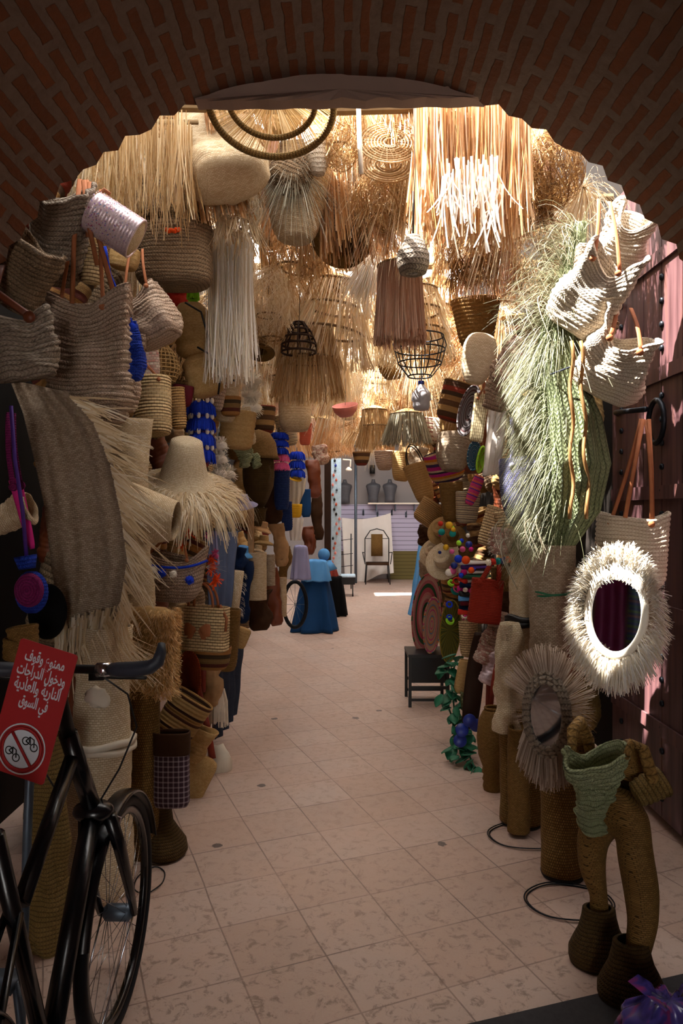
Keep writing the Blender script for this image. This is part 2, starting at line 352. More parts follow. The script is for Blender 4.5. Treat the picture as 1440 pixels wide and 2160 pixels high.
# ---------------------------------------------------------------- shape makers
def se(a, n):
    c, s = cos(a), sin(a); e = 2.0/n
    return (abs(c)**e*(1 if c >= 0 else -1), abs(s)**e*(1 if s >= 0 else -1))
def bagmesh(w, d, h, bw=.85, bd=None, n=2.6, ridge=.004, pitch=.022, fold=0, kf=3, dip=0, rr=.22, th=.008, M=48, lump=0, bulge=0, seed=0, closed=False, flat=.6, pinch=0):
    mb = MB(); bd = bw if bd is None else bd
    nz = int(min(84, max(14, h/pitch*4))) if ridge else 18
    off = Vector((seed*3.1, seed*1.7, 0))
    def ring(t, o, rg):
        row = []; q = min(1, t/rr) if rr > 0 else 1; s = flat+(1-flat)*math.sqrt(max(0, 1-(1-q)**2))
        if closed:
            q2 = min(1, (1-t)/rr); s *= flat+(1-flat)*math.sqrt(max(0, 1-(1-q2)**2))
        ww = (bw+(1-bw)*t+bulge*sin(PI*t))*w/2*s; dd = (bd+(1-bd)*t+bulge*sin(PI*t))*d/2*s
        dd *= (1-pinch*t*t)
        for j in range(M):
            a = 2*PI*j/M; x, y = se(a, n)
            r = rg*abs(sin(PI*(t*h)/pitch)) - o + fold*t**1.5*sin(kf*a+seed) + fold*.5*t*sin((2*kf+1)*a+2+seed)
            z = t*h-h/2 + dip*t*t*(cos(2*a))*.5 + dip*.3*t*t*sin(3*a+seed)
            p = Vector((x*ww+cos(a)*r, y*dd+sin(a)*r, z))
            if lump:
                q3 = p*(3.0/max(w, h))+off
                p += Vector((cos(a), sin(a), .4))*noise.noise(q3)*lump*2
                p += Vector((cos(a), sin(a), 0))*noise.noise(q3*3)*lump*.7
            row.append(p)
        return row
    rows = [ring(i/nz, 0, ridge) for i in range(nz+1)]
    if closed: mb.grid(rows, cap0=True, cap1=True); return mb
    rows.append([p+Vector((0, 0, th*.5)) for p in ring(1, th*.5, 0)])
    for i in range(9): rows.append(ring(1-i*.11, th, 0))
    mb.grid(rows, cap0=True, cap1=True)
    return mb
def rimpt(o, x, y, z): return MW(o) @ Vector((x, y, z))
def strap_between(a, b, w=.012, sag=.0, bow=(0, 0, 0), seg=8, flat=.25):
    mb = MB(); pts = []
    for i in range(seg+1):
        t = i/seg; p = Vector(a).lerp(Vector(b), t); p += Vector(bow)*sin(PI*t); p.z -= sag*sin(PI*t); pts.append(p)
    mb.tube(pts, w/2, 6, flat=flat); return mb
def archpts(w, h, y, z0, seg=14, lean=0):
    return [Vector((-w/2*cos(PI*i/seg), y+lean*sin(PI*i/seg), z0+h*sin(PI*i/seg))) for i in range(seg+1)]
def bag(name, cx, cy, wp, hp, Y, label, cat, m='raffia', dr=.5, roll=0, pitch=0, yaw=0, hooks=None, arch=None, hm='leather', hw=.014, fringe=None, group=None, **kw):
    w, h = wp*Y/F, hp*Y/F; d = w*dr
    o = T(name, label, cat, P(cx, cy, Y), (math.radians(pitch), math.radians(roll), math.radians(yaw)), group)
    kw.setdefault('pt', None); pt = kw.pop('pt')
    if pt: kw['pitch'] = pt
    obj('body', bagmesh(w, d, h, **kw), m, o)
    if hooks:
        for i, (hx, hy) in enumerate(hooks):
            sx = (-.28, .28)[i % 2]
            a = rimpt(o, sx*w, -d*.42, h*.42); b = P(hx, hy, Y-.01*i)
            s = strap_between(a, b, hw, 0, (0, -.02, 0)); obj('strap', s, hm, o, world=True)
            k = MB(); c = rimpt(o, sx*w, -d*.47, h*.40); k.lathe([(0.001, -.004), (hw*.8, -.003), (hw*.8, .003), (.001, .004)], 10); k.xf(Matrix.Translation(c) @ Matrix.Rotation(PI/2, 4, 'X'))
            obj('strap_tab', k, hm, o, world=True)
    if arch:
        aw, ah = arch[0]*w, arch[1]*Y/F; rr = arch[2] if len(arch) > 2 else .006
        for y in (-d*.4, d*.4):
            k = MB(); k.tube(archpts(aw, ah, y, h*.46, lean=-y*.4), rr, 8); obj('handle', k, hm, o)
    if fringe:
        fm, nf, lf = fringe; k = MB()
        for i in range(nf):
            a = R.uniform(0, 2*PI); z = R.uniform(-h/2, h/2); x, y = se(a, 2.6)
            p = (x*w/2*1.0, y*d/2, z); l = lf*R.uniform(.6, 1.2)
            k.strand([p, (p[0]+cos(a)*l*.5, p[1]+sin(a)*l*.5, z-l*.2), (p[0]+cos(a)*l*.8, p[1]+sin(a)*l*.8, z-l*.7)], .004, taper=.4)
        obj('fringe', k, fm, o)
    return o
def coil_plate(name, cx, cy, wp, hp, Y, label, cat, m, roll=0, yaw=0, pitch=0, dep=.03, ridge=.003, hole=0, group=None):
    w, h = wp*Y/F, hp*Y/F; r = h/2; sx = w/h
    o = T(name, label, cat, P(cx, cy, Y), (math.radians(pitch), math.radians(roll), math.radians(yaw)), group)
    mb = MB(); n = 26; prof = []
    for i in range(n*2+1):
        t = i/(n*2); q = hole+(1-hole)*t
        prof.append((r*q+1e-4, dep*(q**3)+ridge*abs(sin(n*PI*t))))
    prof += [(r*1.0, dep-.006), (r*.5, dep*.12-.008), (1e-4+r*hole, -.008)]
    mb.lathe(prof, 48, sy=1)
    mb.xf(Matrix.Scale(sx, 4, (1, 0, 0)) @ Matrix.Rotation(PI/2, 4, 'X'))
    obj('disc', mb, m, o)
    k = MB(); k.tube([(r*sx*cos(2*PI*i/40), -dep, r*sin(2*PI*i/40)) for i in range(40)], .006, 6, closed=True); obj('rim', k, m, o)
    return o
def hat(name, cx, cy, wp, Y, label, cat='hat', m='straw', crown=.5, ch=.55, roll=0, pitch=0, yaw=0, group=None, brimdrop=.08, band=None):
    r = wp*Y/F/2
    o = T(name, label, cat, P(cx, cy, Y), (math.radians(pitch), math.radians(roll), math.radians(yaw)), group)
    cr = r*crown; hh = r*ch; mb = MB(); pr = []
    for i in range(13): t = i/12; pr.append((cr*.82*t+.001, hh+.01*sin(t*PI*3)*.3))
    for i in range(9): t = i/8; pr.append((cr*(.86+.14*t), hh*(1-t)+.002*sin(t*24)))
    for i in range(13): t = i/12; pr.append((cr+(r-cr)*t, -brimdrop*r*t*t+.002*sin(t*30)))
    mb.lathe(pr, 48); bk = MB(); bk.lathe([(a-.004 if a > .01 else a, z-.005) for a, z in reversed(pr)], 48)
    obj('crown', mb, m, o); obj('lining', bk, m, o)
    if band:
        k = MB(); k.lathe([(cr*1.015, .004), (cr*1.01, hh*.25)], 40); obj('hat_band', k, band, o)
    return o
def nestpts(r, n, squash=1.0, lo=-1.0):
    out = []
    for i in range(n):
        ax = Vector((R.gauss(0, 1), R.gauss(0, 1), R.gauss(0, 1))).normalized(); a = ax.orthogonal().normalized(); b = ax.cross(a)
        s = R.uniform(0, 2*PI); L = R.uniform(1.2, 3.4); rr = r*R.uniform(.86, 1.12); off = ax*r*R.uniform(-.35, .35); p = []
        for k in range(9):
            t = s+L*k/8; q = off+(a*cos(t)+b*sin(t))*rr*(1+.12*sin(3*t+i)); q.z *= squash; p.append(q)
        out.append(p)
    return out
def fringe_ring(mb, r, z, L, n, w=.004, flare=.05, ry=None, jitter=.15, seg=4, curl=.02):
    ry = r if ry is None else ry
    for i in range(n):
        a = R.uniform(0, 2*PI); l = L*R.uniform(1-jitter, 1+jitter*.4); x, y = r*cos(a), ry*sin(a); f = flare*R.uniform(.3, 1.4); c = R.uniform(-curl, curl); c2 = R.uniform(-curl, curl)
        mb.strand([(x+cos(a)*f*t+c*t*t, y+sin(a)*f*t+c2*t*t, z-l*t) for t in [k/seg for k in range(seg+1)]], w*R.uniform(.7, 1.4))
def tuft(mb, o, n, L, spread, dirv=(0, 0, 1), g=.5, w=.004, seg=6, taper=.3):
    d0 = Vector(dirv)
    for i in range(n):
        d = (d0+Vector((R.gauss(0, spread), R.gauss(0, spread), R.gauss(0, spread)))).normalized(); l = L*R.uniform(.5, 1.15)
        mb.strand([(o[0]+d.x*l*t, o[1]+d.y*l*t, o[2]+d.z*l*t-g*l*t*t) for t in [k/seg for k in range(seg+1)]], w*R.uniform(.6, 1.4), taper=taper)
def ringtube(mb, r, z, rad, seg=6, n=36, ry=None, c=(0, 0)):
    ry = r if ry is None else ry
    mb.tube([(c[0]+r*cos(2*PI*i/n), c[1]+ry*sin(2*PI*i/n), z) for i in range(n)], rad, seg, closed=True)
def curtain(name, x0, x1, y0, y1, Y, label, m, n=260, w=.006, dy=.12, jit=.35, cat='raffia fringe', curl=.03, bar='wood_pole', group=None):
    a, b = P(x0, y0, Y), P(x1, y0, Y); L = (y1-y0)*Y/F; W = b.x-a.x; mb = MB()
    o = T(name, label, cat, (a+b)/2, group=group)
    for i in range(n):
        x = R.uniform(-W/2, W/2); y = R.uniform(-dy, dy); l = L*R.uniform(1-jit, 1.05); c, c2 = R.gauss(0, curl), R.gauss(0, curl)
        mb.strand([(x+c*t*t, y+c2*t*t, -l*t+.004*sin(t*9+i)) for t in [k/7 for k in range(8)]], w*R.uniform(.5, 1.5), taper=.8)
    obj('strands', mb, m, o)
    k = MB(); k.tube([(-W/2-.03, 0, .01), (0, 0, .012), (W/2+.03, 0, .01)], .012, 8); obj('hanging_rod', k, bar, o)
    return o
def nest(name, cx, cy, wp, hp, Y, label, m, n=150, cat='lampshade', tail=0, w=.004, group=None, tails=.2):
    r = wp*Y/F/2; o = T(name, label, cat, P(cx, cy, Y), group=group); mb = MB()
    for p in nestpts(r, n, hp/wp): mb.strand(p, w*R.uniform(.6, 1.5))
    obj('tangle', mb, m, o); k = MB(); ringtube(k, r*.62, -r*.6*hp/wp, .006); obj('hoop', k, 'wood_pole', o)
    if tail:
        k = MB(); fringe_ring(k, r*.8, -r*.3, tail*Y/F, int(n*.6), w, .03, jitter=.4, curl=.05); obj('strands', k, m, o)
    return o
def fringelamp(name, cx, cy, wp, hp, Y, label, m, n=260, tiers=1, flare=.04, cat='lampshade', w=.005, group=None, rm='wood_pole', top=True, ratio=.7):
    r = wp*Y/F/2; h = hp*Y/F; o = T(name, label, cat, P(cx, cy, Y), group=group); mb = MB(); k = MB()
    for t in range(tiers):
        z = h/2-h*t/tiers*.85; rr = r*(ratio+(1-ratio)*(t+1)/tiers) if tiers > 1 else r*.92
        fringe_ring(mb, rr, z, h/tiers*1.12 if tiers > 1 else h, n, w, flare, jitter=.12); ringtube(k, rr, z, .007)
    if top:
        q = MB(); q.lathe([(.015, h/2+.05), (r*.45, h/2+.035), (r*(ratio if tiers > 1 else .92), h/2)], 28); obj('cap', q, rm if rm != 'wood_pole' else 'straw', o)
    obj('strands', mb, m, o); obj('hoop', k, rm, o)
    return o
def wicker(name, cx, cy, wp, hp, Y, label, m='wood_pole', prof=None, ribs=18, rings=8, cat='lampshade', rad=.0035, group=None):
    r = wp*Y/F/2; h = hp*Y/F; o = T(name, label, cat, P(cx, cy, Y), group=group); prof = prof or [(.2, 1), (.75, .75), (1, .3), (.95, 0)]
    def rad_at(z):
        for (a, za), (b, zb) in zip(prof, prof[1:]):
            if zb <= z <= za: t = (za-z)/(za-zb); return a+(b-a)*t
        return prof[-1][0]
    k = MB()
    for i in range(ribs):
        a = 2*PI*i/ribs; k.tube([(r*rad_at(1-t/10)*cos(a), r*rad_at(1-t/10)*sin(a), h*(.5-t/10)) for t in range(11)], rad, 5)
    obj('ribs', k, m, o); k = MB()
    for i in range(rings+1): t = i/rings; ringtube(k, r*rad_at(1-t), h*(.5-t), rad*1.3, 5, 30)
    obj('rings', k, m, o); return o
def roll(name, x, y, z0, z1, r, label, m, cat='mat roll', lean=(0, 0), tie=None, squash=1, wob=.006, lump=.01, top=1.0):
    o = T(name, label, cat, (x, y, z0)); mb = MB(); L = z1-z0; rows = []; n = 40
    for i in range(n+1):
        t = i/n; row = []
        for j in range(40):
            a = 2*PI*j/40; rr = r*(1+(top-1)*t)*(1+.05*sin(a*2+1)+.03*(j/40)); rr += wob*abs(sin(i*1.3))*.5+lump*noise.noise(Vector((cos(a)*1.4, sin(a)*1.4+x*7, t*5)))
            row.append((rr*cos(a)+lean[0]*t, rr*sin(a)*squash+lean[1]*t, L*t))
        rows.append(row)
    inner = [[(p[0]*.86+lean[0]*.14, p[1]*.86+lean[1]*.14, p[2]) for p in rows[-1]], [(p[0]*.8+lean[0]*.2, p[1]*.8+lean[1]*.2, p[2]-.08) for p in rows[-1]]]
    mb.grid(rows+inner, cap0=True, cap1=True); obj('rolled_mat', mb, m, o)
    sp = MB(); pts = []
    for i in range(70):
        a = i/70*5*PI; q = r*top*(.15+.62*i/70); pts.append((q*cos(a)+lean[0], q*sin(a)*squash+lean[1], L-.035))
    sp.tube(pts, .012, 4); obj('rolled_layers', sp, m, o)
    for tz, tm, tr in (tie or []):
        k = MB(); t = (tz-z0)/L
        for q in (-.5, .5): k.tube([((r*(1+(top-1)*t)*1.09+.004)*cos(2*PI*i/30)+lean[0]*t, (r*(1+(top-1)*t)*1.09+.004)*sin(2*PI*i/30)*squash+lean[1]*t, tz-z0+q*tr*1.6+.006*sin(i*.7+q*4)) for i in range(30)], tr, 6, closed=True)
        obj('tie_cord', k, tm, o)
    return o
def pompom(mb, c, r, n=140, w=.003):
    for i in range(n):
        d = Vector((R.gauss(0, 1), R.gauss(0, 1), R.gauss(0, 1))).normalized(); rr = r*R.uniform(.85, 1.08)
        q = d.orthogonal()*w; mb.strand([Vector(c)+d*r*.2, Vector(c)+d*rr*.7+q, Vector(c)+d*rr], w*R.uniform(.8, 1.6), taper=.7)
def blob(mb, c, r, sx=1, sy=1, sz=1, M=16, N=10, lump=0):
    rows = []
    for i in range(1, N):
        t = PI*i/N; row = []
        for j in range(M):
            a = 2*PI*j/M; d = Vector((sin(t)*cos(a)*sx, sin(t)*sin(a)*sy, -cos(t)*sz)); k = 1+lump*noise.noise(d*2+Vector(c)*5)
            row.append(Vector(c)+d*r*k)
        rows.append(row)
    mb.grid(rows, cap0=True, cap1=True)
def tassels(name, cx, y0, y1, wp, Y, n, label, m, cat='tassel', beads=None, cord='black', ball=False):
    o = T(name, label, cat, P(cx, y0, Y)); h = (y1-y0)*Y/F; w = wp*Y/F
    k = MB(); k.tube([(0, 0, .03), (0, 0, -h/2), (0, 0, -h)], .004, 6); obj('cord', k, cord, o)
    for i in range(n):
        z = -h*(i+.12)/n; k = MB(); L = h/n*.95
        if ball:
            blob(k, (0, 0, z-L/2), w*.42, 1, .8, L/w*.95); pompom(k, (0, 0, z-L/2), w*.52, 260, .006)
            k2 = k
        else:
            k.lathe([(.01, z), (w*.3, z-L*.08), (w*.42, z-L*.3), (w*.44, z-L*.9), (w*.2, z-L*.93)], 20, cap0=True, cap1=True)
            for q in range(110):
                a = R.uniform(0, 2*PI); k.strand([(w*.3*cos(a), w*.3*sin(a), z-L*.05), (w*.46*cos(a), w*.46*sin(a), z-L*.4), (w*.5*cos(a), w*.5*sin(a), z-L*R.uniform(.9, 1.08))], .006)
        obj('pompom' if ball else 'tassel_skirt', k, m, o)
        if beads:
            for q in range(5): k = MB(); blob(k, (w*.38*cos(PI+q*PI/4), w*.38*sin(PI+q*PI/4)-.004, z), w*.07, 1, 1, 1.6, 8, 6); obj('bead', k, beads, o)
    return o
def sheet(pts2d, nx, ny, th=.006, wave=.0, k=5, fold_axis=0, seed=0):
    # bilinear quad between 4 world corners TL TR BR BL, with folds along its normal and a thickness
    TL, TR, BR, BL = [Vector(p) for p in pts2d]; nrm = (TR-TL).cross(BL-TL).normalized(); mb = MB()
    def pt(u, v, o):
        p = TL.lerp(TR, u).lerp(BL.lerp(BR, u), v); s = u if fold_axis == 0 else v
        return p+nrm*(wave*sin(s*k*2*PI+seed+v*1.3)+wave*.8*noise.noise(Vector((u*4, v*3, seed)))+o)
    front = [[pt(i/nx, j/ny, 0) for i in range(nx+1)] for j in range(ny+1)]; back = [[pt(i/nx, j/ny, th) for i in range(nx, -1, -1)] for j in range(ny+1)]
    rows = [f+b for f, b in zip(front, back)]; mb.grid(rows, closed=True); 
    return mb
def drape(name, cx, ytop, wp, Y, label, m, cat='cloth', dr=.8, ztop=None, zb=0.0, fold=.03, kf=9, top=.7, solo_=True, yaw=0):
    w = wp*Y/F; z1 = ztop if ztop is not None else P(0, ytop, Y).z; x = (cx-720)/F*Y; mb = MB(); rows = []
    for i in range(19):
        t = i/18; row = []
        sc = top*min(1, math.sqrt(i/3.0)+.02) if i < 4 else top+(1-top)*((i-3)/15)**.8
        z = z1-.02*(i/3.0)**2 if i < 4 else z1-.02-(z1-.02-zb-.008)*((i-3)/15)
        for j in range(72):
            a = 2*PI*j/72; px, py = se(a, 3.2); f = 1+fold*max(0, t-.15)/w*2*sin(kf*a+1+t*.8)+fold*.6*t/w*sin((kf*2-3)*a)
            row.append((x+px*w/2*sc*f, Y+py*w*dr/2*sc*f, z+.01*noise.noise(Vector((px*2, py*2, x)))))
        rows.append(row)
    mb.grid(rows, cap0=True, cap1=True); mb.f = [tuple(reversed(f)) for f in mb.f]
    # keep uv order in step with the reversed faces
    uv = []; p = 0
    for f in mb.f: uv += list(reversed(mb.uv[p:p+len(f)])); p += len(f)
    mb.uv = uv
    return solo(name, mb, m, label, cat)
# ---------------------------------------------------------------- setting
def setting():
    mb = MB(); mb.grid([[(-4, y, 0), (4, y, 0)] for y in (-8, -4, 0, 4, 8, 12, 16, 21)], closed=False); mb.f = [tuple(reversed(f)) for f in mb.f]
    struct('floor', mb, 'floor_tile')
    VR, VZ, VY = 1.6, 1.71, 2.8
    mb = MB(); rows = []; ny, na = 110, 96
    for i in range(ny+1):
        y = -6+(VY+6)*i/ny; row = []
        for j in range(na+1):
            a = PI*j/na; bump = .012*noise.noise(Vector((cos(a)*9, sin(a)*9, y*5)))
            e = .05*noise.noise(Vector((a*14, 3, 0)))+.02*(1 if (a*VR/.108) % 1 > .5 else -1) if i == ny else 0
            row.append((-(VR+bump)*cos(a), y+e, VZ+(VR+bump)*sin(a)))
        rows.append(row)
    b = len(mb.v)
    mb.grid(rows, closed=False)
    # uv: bricks run along Y, courses stack round the arc
    mb.uv = [(v, u) for u, v in mb.uv]
    for r0, r1 in ((1.95, 1.95),):   # outer skin and the end face
        rows2 = [[(-1.95*cos(PI*j/na), y, VZ+1.95*sin(PI*j/na)) for j in range(na+1)] for y in (VY, -6)]
        mb.grid([rows[-1]]+rows2, closed=False)
    struct('ceiling', mb, 'vault_brick', True)
    for s, nm in ((-1, 'wall_left'), (1, 'wall_right')):
        mb = MB(); mb.box((s*1.85, -1.6, .855), (.5, 8.8, 1.71)); struct(nm+'_passage', mb, 'plaster')
        mb = MB(); mb.box((s*1.95, 7.9, 3.1 if s < 0 else 2.4), (.4, 10.2, 6.2 if s < 0 else 4.8)); struct(nm, mb, 'wall_paint'); mb = MB(); mb.box((s*2.25, -1.6, 4.15 if s < 0 else 3.3), (.3, 8.8, 4.7 if s < 0 else 3.0)); struct(nm+'_sun_block', mb, 'wall_paint')  # unseen upper walls beside the vault, added to keep sun off the floor
    mb = MB(); mb.box((-1.25, -5.9, 1.7), (.9, .25, 3.4)); mb.box((1.25, -5.9, 1.7), (.9, .25, 3.4)); mb.box((0, -5.9, 3.0), (1.6, .25, .9)); struct('wall_rear_light_stop', mb, 'plaster')  # unseen wall behind the camera, added to cut the light from the rear
    mb = MB()     # plaster infill under the crown of the arch
    f0 = [(x, 2.775, z+.02) for x, z in [(-.57+1.14*i/24, VZ+math.sqrt(1.6**2-(-.57+1.14*i/24)**2)) for i in range(25)]]+[(.57-1.14*i/24, 2.775+.01*sin(i*2), 3.217-.012*i/24+.003*sin(i*1.7)) for i in range(25)]
    f1 = [(x, 2.84, z) for x, _, z in f0]; mb.grid([f0, f1], cap0=True, cap1=True); struct('trim_1', mb, 'plaster')
    mb = MB(); mb.box((.875, 1.73, .004), (2.6, 1.2, .012), Matrix.Rotation(math.radians(17), 3, 'Z')); struct('trim_2', mb, 'asphalt')
    # end of the alley
    mb = MB(); mb.box((.8, 17.1, 2.5), (6, .2, 5)); struct('wall_back', mb, 'grey_wall')
    mb = MB(); mb.box((-2.05, 14.9, 2.2), (.3, 4.2, 4.4)); struct('wall_left_end', mb, 'grey_wall')
    mb = MB(); mb.box((2.5, 14.9, 2.2), (.3, 4.2, 4.4)); struct('wall_right_end', mb, 'grey_wall')
    mb = MB(); mb.box((.3, 15.4, 4.3), (5, 3.6, .1)); struct('ceiling_end_shade', mb, 'plaster')  # unseen roof slab, added to shade the end of the alley
    # timber poles the goods of the canopy hang from
    for i, y in enumerate((3.5, 4.6, 5.8, 7.1, 8.5, 10.0, 11.6)):
        k = MB(); k.tube([(-1.76, y, 3.62), (0, y+.03, 3.6), (1.76, y, 3.63)], .03, 8); struct('trim_%d' % (i+3), k, 'wood_pole')
setting()

def back():
    Y = 16.9
    mb = MB(); a, b = P(690, 1064, Y), P(892, 1162, Y); mb.box(((a.x+b.x)/2, Y, (a.z+b.z)/2), (b.x-a.x, .06, a.z-b.z))
    solo('slat_panel', mb, 'slats', 'pale lilac slatted wall panel behind the hung white sheet at the end of the alley', 'panel', smooth=False)
    mb = MB(); a, b = P(818, 1162, Y), P(892, 1222, Y); mb.box(((a.x+b.x)/2, Y, (a.z+b.z)/2), (b.x-a.x, .08, a.z-b.z))
    solo('slat_panel', mb, 'slats_olive', 'low olive brown slatted panel under the lilac slats at the alley end', 'panel', smooth=False)
    o = T('wall_shelf', 'thin white wall shelf carrying grey torso mannequins above the slatted wall', 'shelf', P(834, 1062, 16.7))
    k = MB(); k.box((0, 0, 0), (1.3, .3, .03)); obj('shelf_board', k, 'bone', o, False)
    for x in (-.45, 0, .45): k = MB(); k.box((x, .08, -.1), (.02, .2, .16)); obj('bracket', k, 'steel_grey', o, False)
    for i, (cx, lb) in enumerate(((787, 'grey torso mannequin, left one of the pair standing on the wall shelf'), (822, 'grey torso mannequin, right one of the pair standing on the wall shelf'), (727, 'grey torso mannequin half hidden at the left of the end wall'))):
        k = MB(); c = P(cx, 1061, 16.62 if i < 2 else 16.8); pr = [(.001, 0), (.15, 0), (.145, .12), (.15, .2), (.19, .33), (.22, .42), (.2, .47), (.08, .51), (.055, .56), (.05, .6), (.001, .6)]
        k.lathe([(r*.78, z*.92) for r, z in pr], 24, sy=.6); o = solo('torso_mannequin', k, 'mannequin', lb, 'mannequin', 'torso mannequins on the end wall'); o.location = c+Vector((0, 0, .276))
    # white sheet
    o = T('hanging_sheet', 'creased white sheet hung across the end wall behind the chair', 'cloth', P(775, 1150, 16.5))
    mb = MB(); nx, ny = 40, 30; rows = []
    for j in range(ny+1):
        r = []
        for i in range(nx+1):
            u, v = i/nx, j/ny; top = P(720+104*u, 1092-10*u+7*sin(PI*u), 16.5); bot = P(728+102*u, 1240-34*u+3*sin(7*u), 16.3)
            p = top.lerp(bot, v); p.y += .05*sin(u*15+v*3)*(.4+v)+.05*noise.noise(Vector((u*5, v*4, 1))); r.append(p)
        rows.append(r)
    rows = [r+[p+Vector((0, .01, 0)) for p in reversed(r)] for r in rows]; mb.grid(rows); obj('sheet', mb, 'white_cloth', o, world=True)
    # chair
    o = T('garden_chair', 'dark wire garden chair with brown woven back in front of the white sheet', 'chair', Vector((P(795, 1228, 16.0).x, 15.9, 0)))
    k = MB(); k.box((0, 0, .45), (.5, .45, .05)); obj('seat', k, 'brown_suede', o)
    k = MB(); k.box((0, .2, .85), (.26, .03, .5)); obj('backrest', k, 'straw_brown', o)
    k = MB(); k.tube([(-.27, .2, .45), (-.27, .2, 1.0), (-.15, .2, 1.18), (0, .2, 1.22), (.15, .2, 1.18), (.27, .2, 1.0), (.27, .2, .45)], .012, 6); k.tube([(-.27, .2, 1.0), (.27, .2, 1.0)], .008, 5); obj('back_frame', k, 'black', o)
    for s in (-1, 1):
        k = MB(); k.tube([(s*.27, .2, .68), (s*.33, -.05, .7), (s*.28, -.22, .45)], .012, 6); obj('armrest', k, 'black', o)
        for y in (-.2, .2): k = MB(); k.tube([(s*.24, y, .45), (s*.27, y*1.2, 0)], .012, 6); obj('leg', k, 'black', o)
    o = T('display_rack', 'thin dark metal display rack standing left of the white sheet', 'rack', Vector((P(728, 1200, 14.8).x, 14.8, 0)))
    for x in (-.12, .12): k = MB(); k.tube([(x, 0, 0), (x, 0, 1.15)], .012, 6); obj('post', k, 'iron', o)
    for z in (.2, .45, .7, 1.0): k = MB(); k.tube([(-.2, -.05, z), (.16, 0, z+.04)], .007, 5); obj('arm', k, 'iron', o)
    o = T('low_trolley', 'low dark trolley with pale top on small wheels beyond the black draped stall', 'trolley', Vector((P(728, 1240, 13.6).x, 13.6, 0)))
    k = MB(); k.box((0, 0, .3), (.36, .4, .14)); obj('box', k, 'black', o, False); k = MB(); k.box((0, 0, .385), (.38, .42, .03)); obj('top', k, 'bluewhite', o, False)
    for x in (-.14, .14): k = MB(); k.tube([(x, -.15, .24), (x, -.15, .08)], .01, 6); k.tube([(x-.012, -.15, .045), (x+.012, -.15, .045)], .045, 14); obj('wheel', k, 'rubber', o)
    o = T('wall_lamp', 'small white bracket lamp on a thin arm high beside the end wall', 'lamp', P(735, 985, 14.5))
    k = MB(); k.tube([(-.12, 0, .15), (.04, 0, .14), (.03, 0, 0)], .02, 8); obj('arm', k, 'bone', o); k = MB(); k.lathe([(.02, .0), (.07, -.05), (.06, -.08)], 16, cap1=True); obj('lamp_head', k, 'bone', o)
    k = MB(); k.box((P(785, 1000, 16.8).x, 16.85, P(0, 990, 16.8).z), (.12, .12, .2)); solo('wall_speaker', k, 'black', 'small dark box fixed high on the grey end wall', 'box')
    k = MB(); k.tube([(P(750, 0, 16).x, 16, 0), (P(750, 0, 16).x, 16, 3.1)], .032, 12); solo('pole', k, 'steel_grey', 'slim grey pole rising behind the top of the white sheet', 'pole')
    for i in range(4):
        k = MB(); c = P(766+i*30, 1078+(i % 2)*4, 16.86); k.tube([c, c+Vector((0, -.12, 0)), c+Vector((0, -.14, .05))], .012, 6); k.box(c+Vector((0, 0, -.04)), (.04, .03, .12)); solo('display_hook', k, 'steel_grey', 'small metal display hook on the lilac slatted wall', 'hook', 'display hooks on the slatted wall')
    # keychain board at left of the opening
    o = T('display_board', 'narrow pale blue board hung with tiny trinkets at the left of the alley end', 'board', Vector((P(708, 0, 13.2).x, 13.2, 0)))
    k = MB(); k.box((0, 0, 1.3), (.2, .04, 2.6)); obj('board', k, 'bluewhite', o, False)
    for i in range(26):
        k = MB(); z = .3+i*.09; x = R.uniform(-.07, .07); blob(k, (x, -.04, z), .022, 1, .5, 1.4, 8, 6); k.tube([(x, -.03, z+.02), (x, -.02, z+.05)], .003, 4); obj('trinket', k, R.choice(['salmon', 'black', 'steel_grey', 'cobalt', 'coral']), o)
    k = MB(); k.box((P(691, 0, 12.8).x, 12.8, 1.35), (.12, .12, 2.7)); solo('door_post', k, 'wood_dark', 'dark brown timber post beside the pale blue trinket board', 'post', smooth=False)
back()

# wood door leaf lying open against the right wall
def door():
    o = T('door_1', 'x', 'x'); del o['label']; del o['category']; o['kind'] = 'structure'
    o.location = (1.66, 3.5, 0)
    for i in range(7):
        k = MB(); k.box((0, -.66+i*.22, 1.75), (.07, .212, 3.4)); obj('door_plank', k, 'door_wood', o, False)
    for z in (.5, 1.1, 1.7, 2.3, 2.9):
        k = MB(); k.box((-.045, 0, z), (.012, 1.5, .07)); obj('door_strap', k, 'door_wood', o, False)
    for yy in (.62, .1, -.45):
        k = MB()
        for i in range(27): blob(k, (-.04, yy, .15+i*.12), .018, .7, 1, 1, 8, 6)
        obj('door_studs', k, 'iron', o)
    k = MB(); k.tube([(-.02, .72, 2.18), (-.12, .5, 2.16), (-.12, .1, 2.12)], .014, 8); k.tube([(-.06, .12+.09*cos(i*PI/8), 2.06+.11*sin(i*PI/8)) for i in range(16)], .014, 8, closed=True); obj('door_handle', k, 'iron', o)
door()

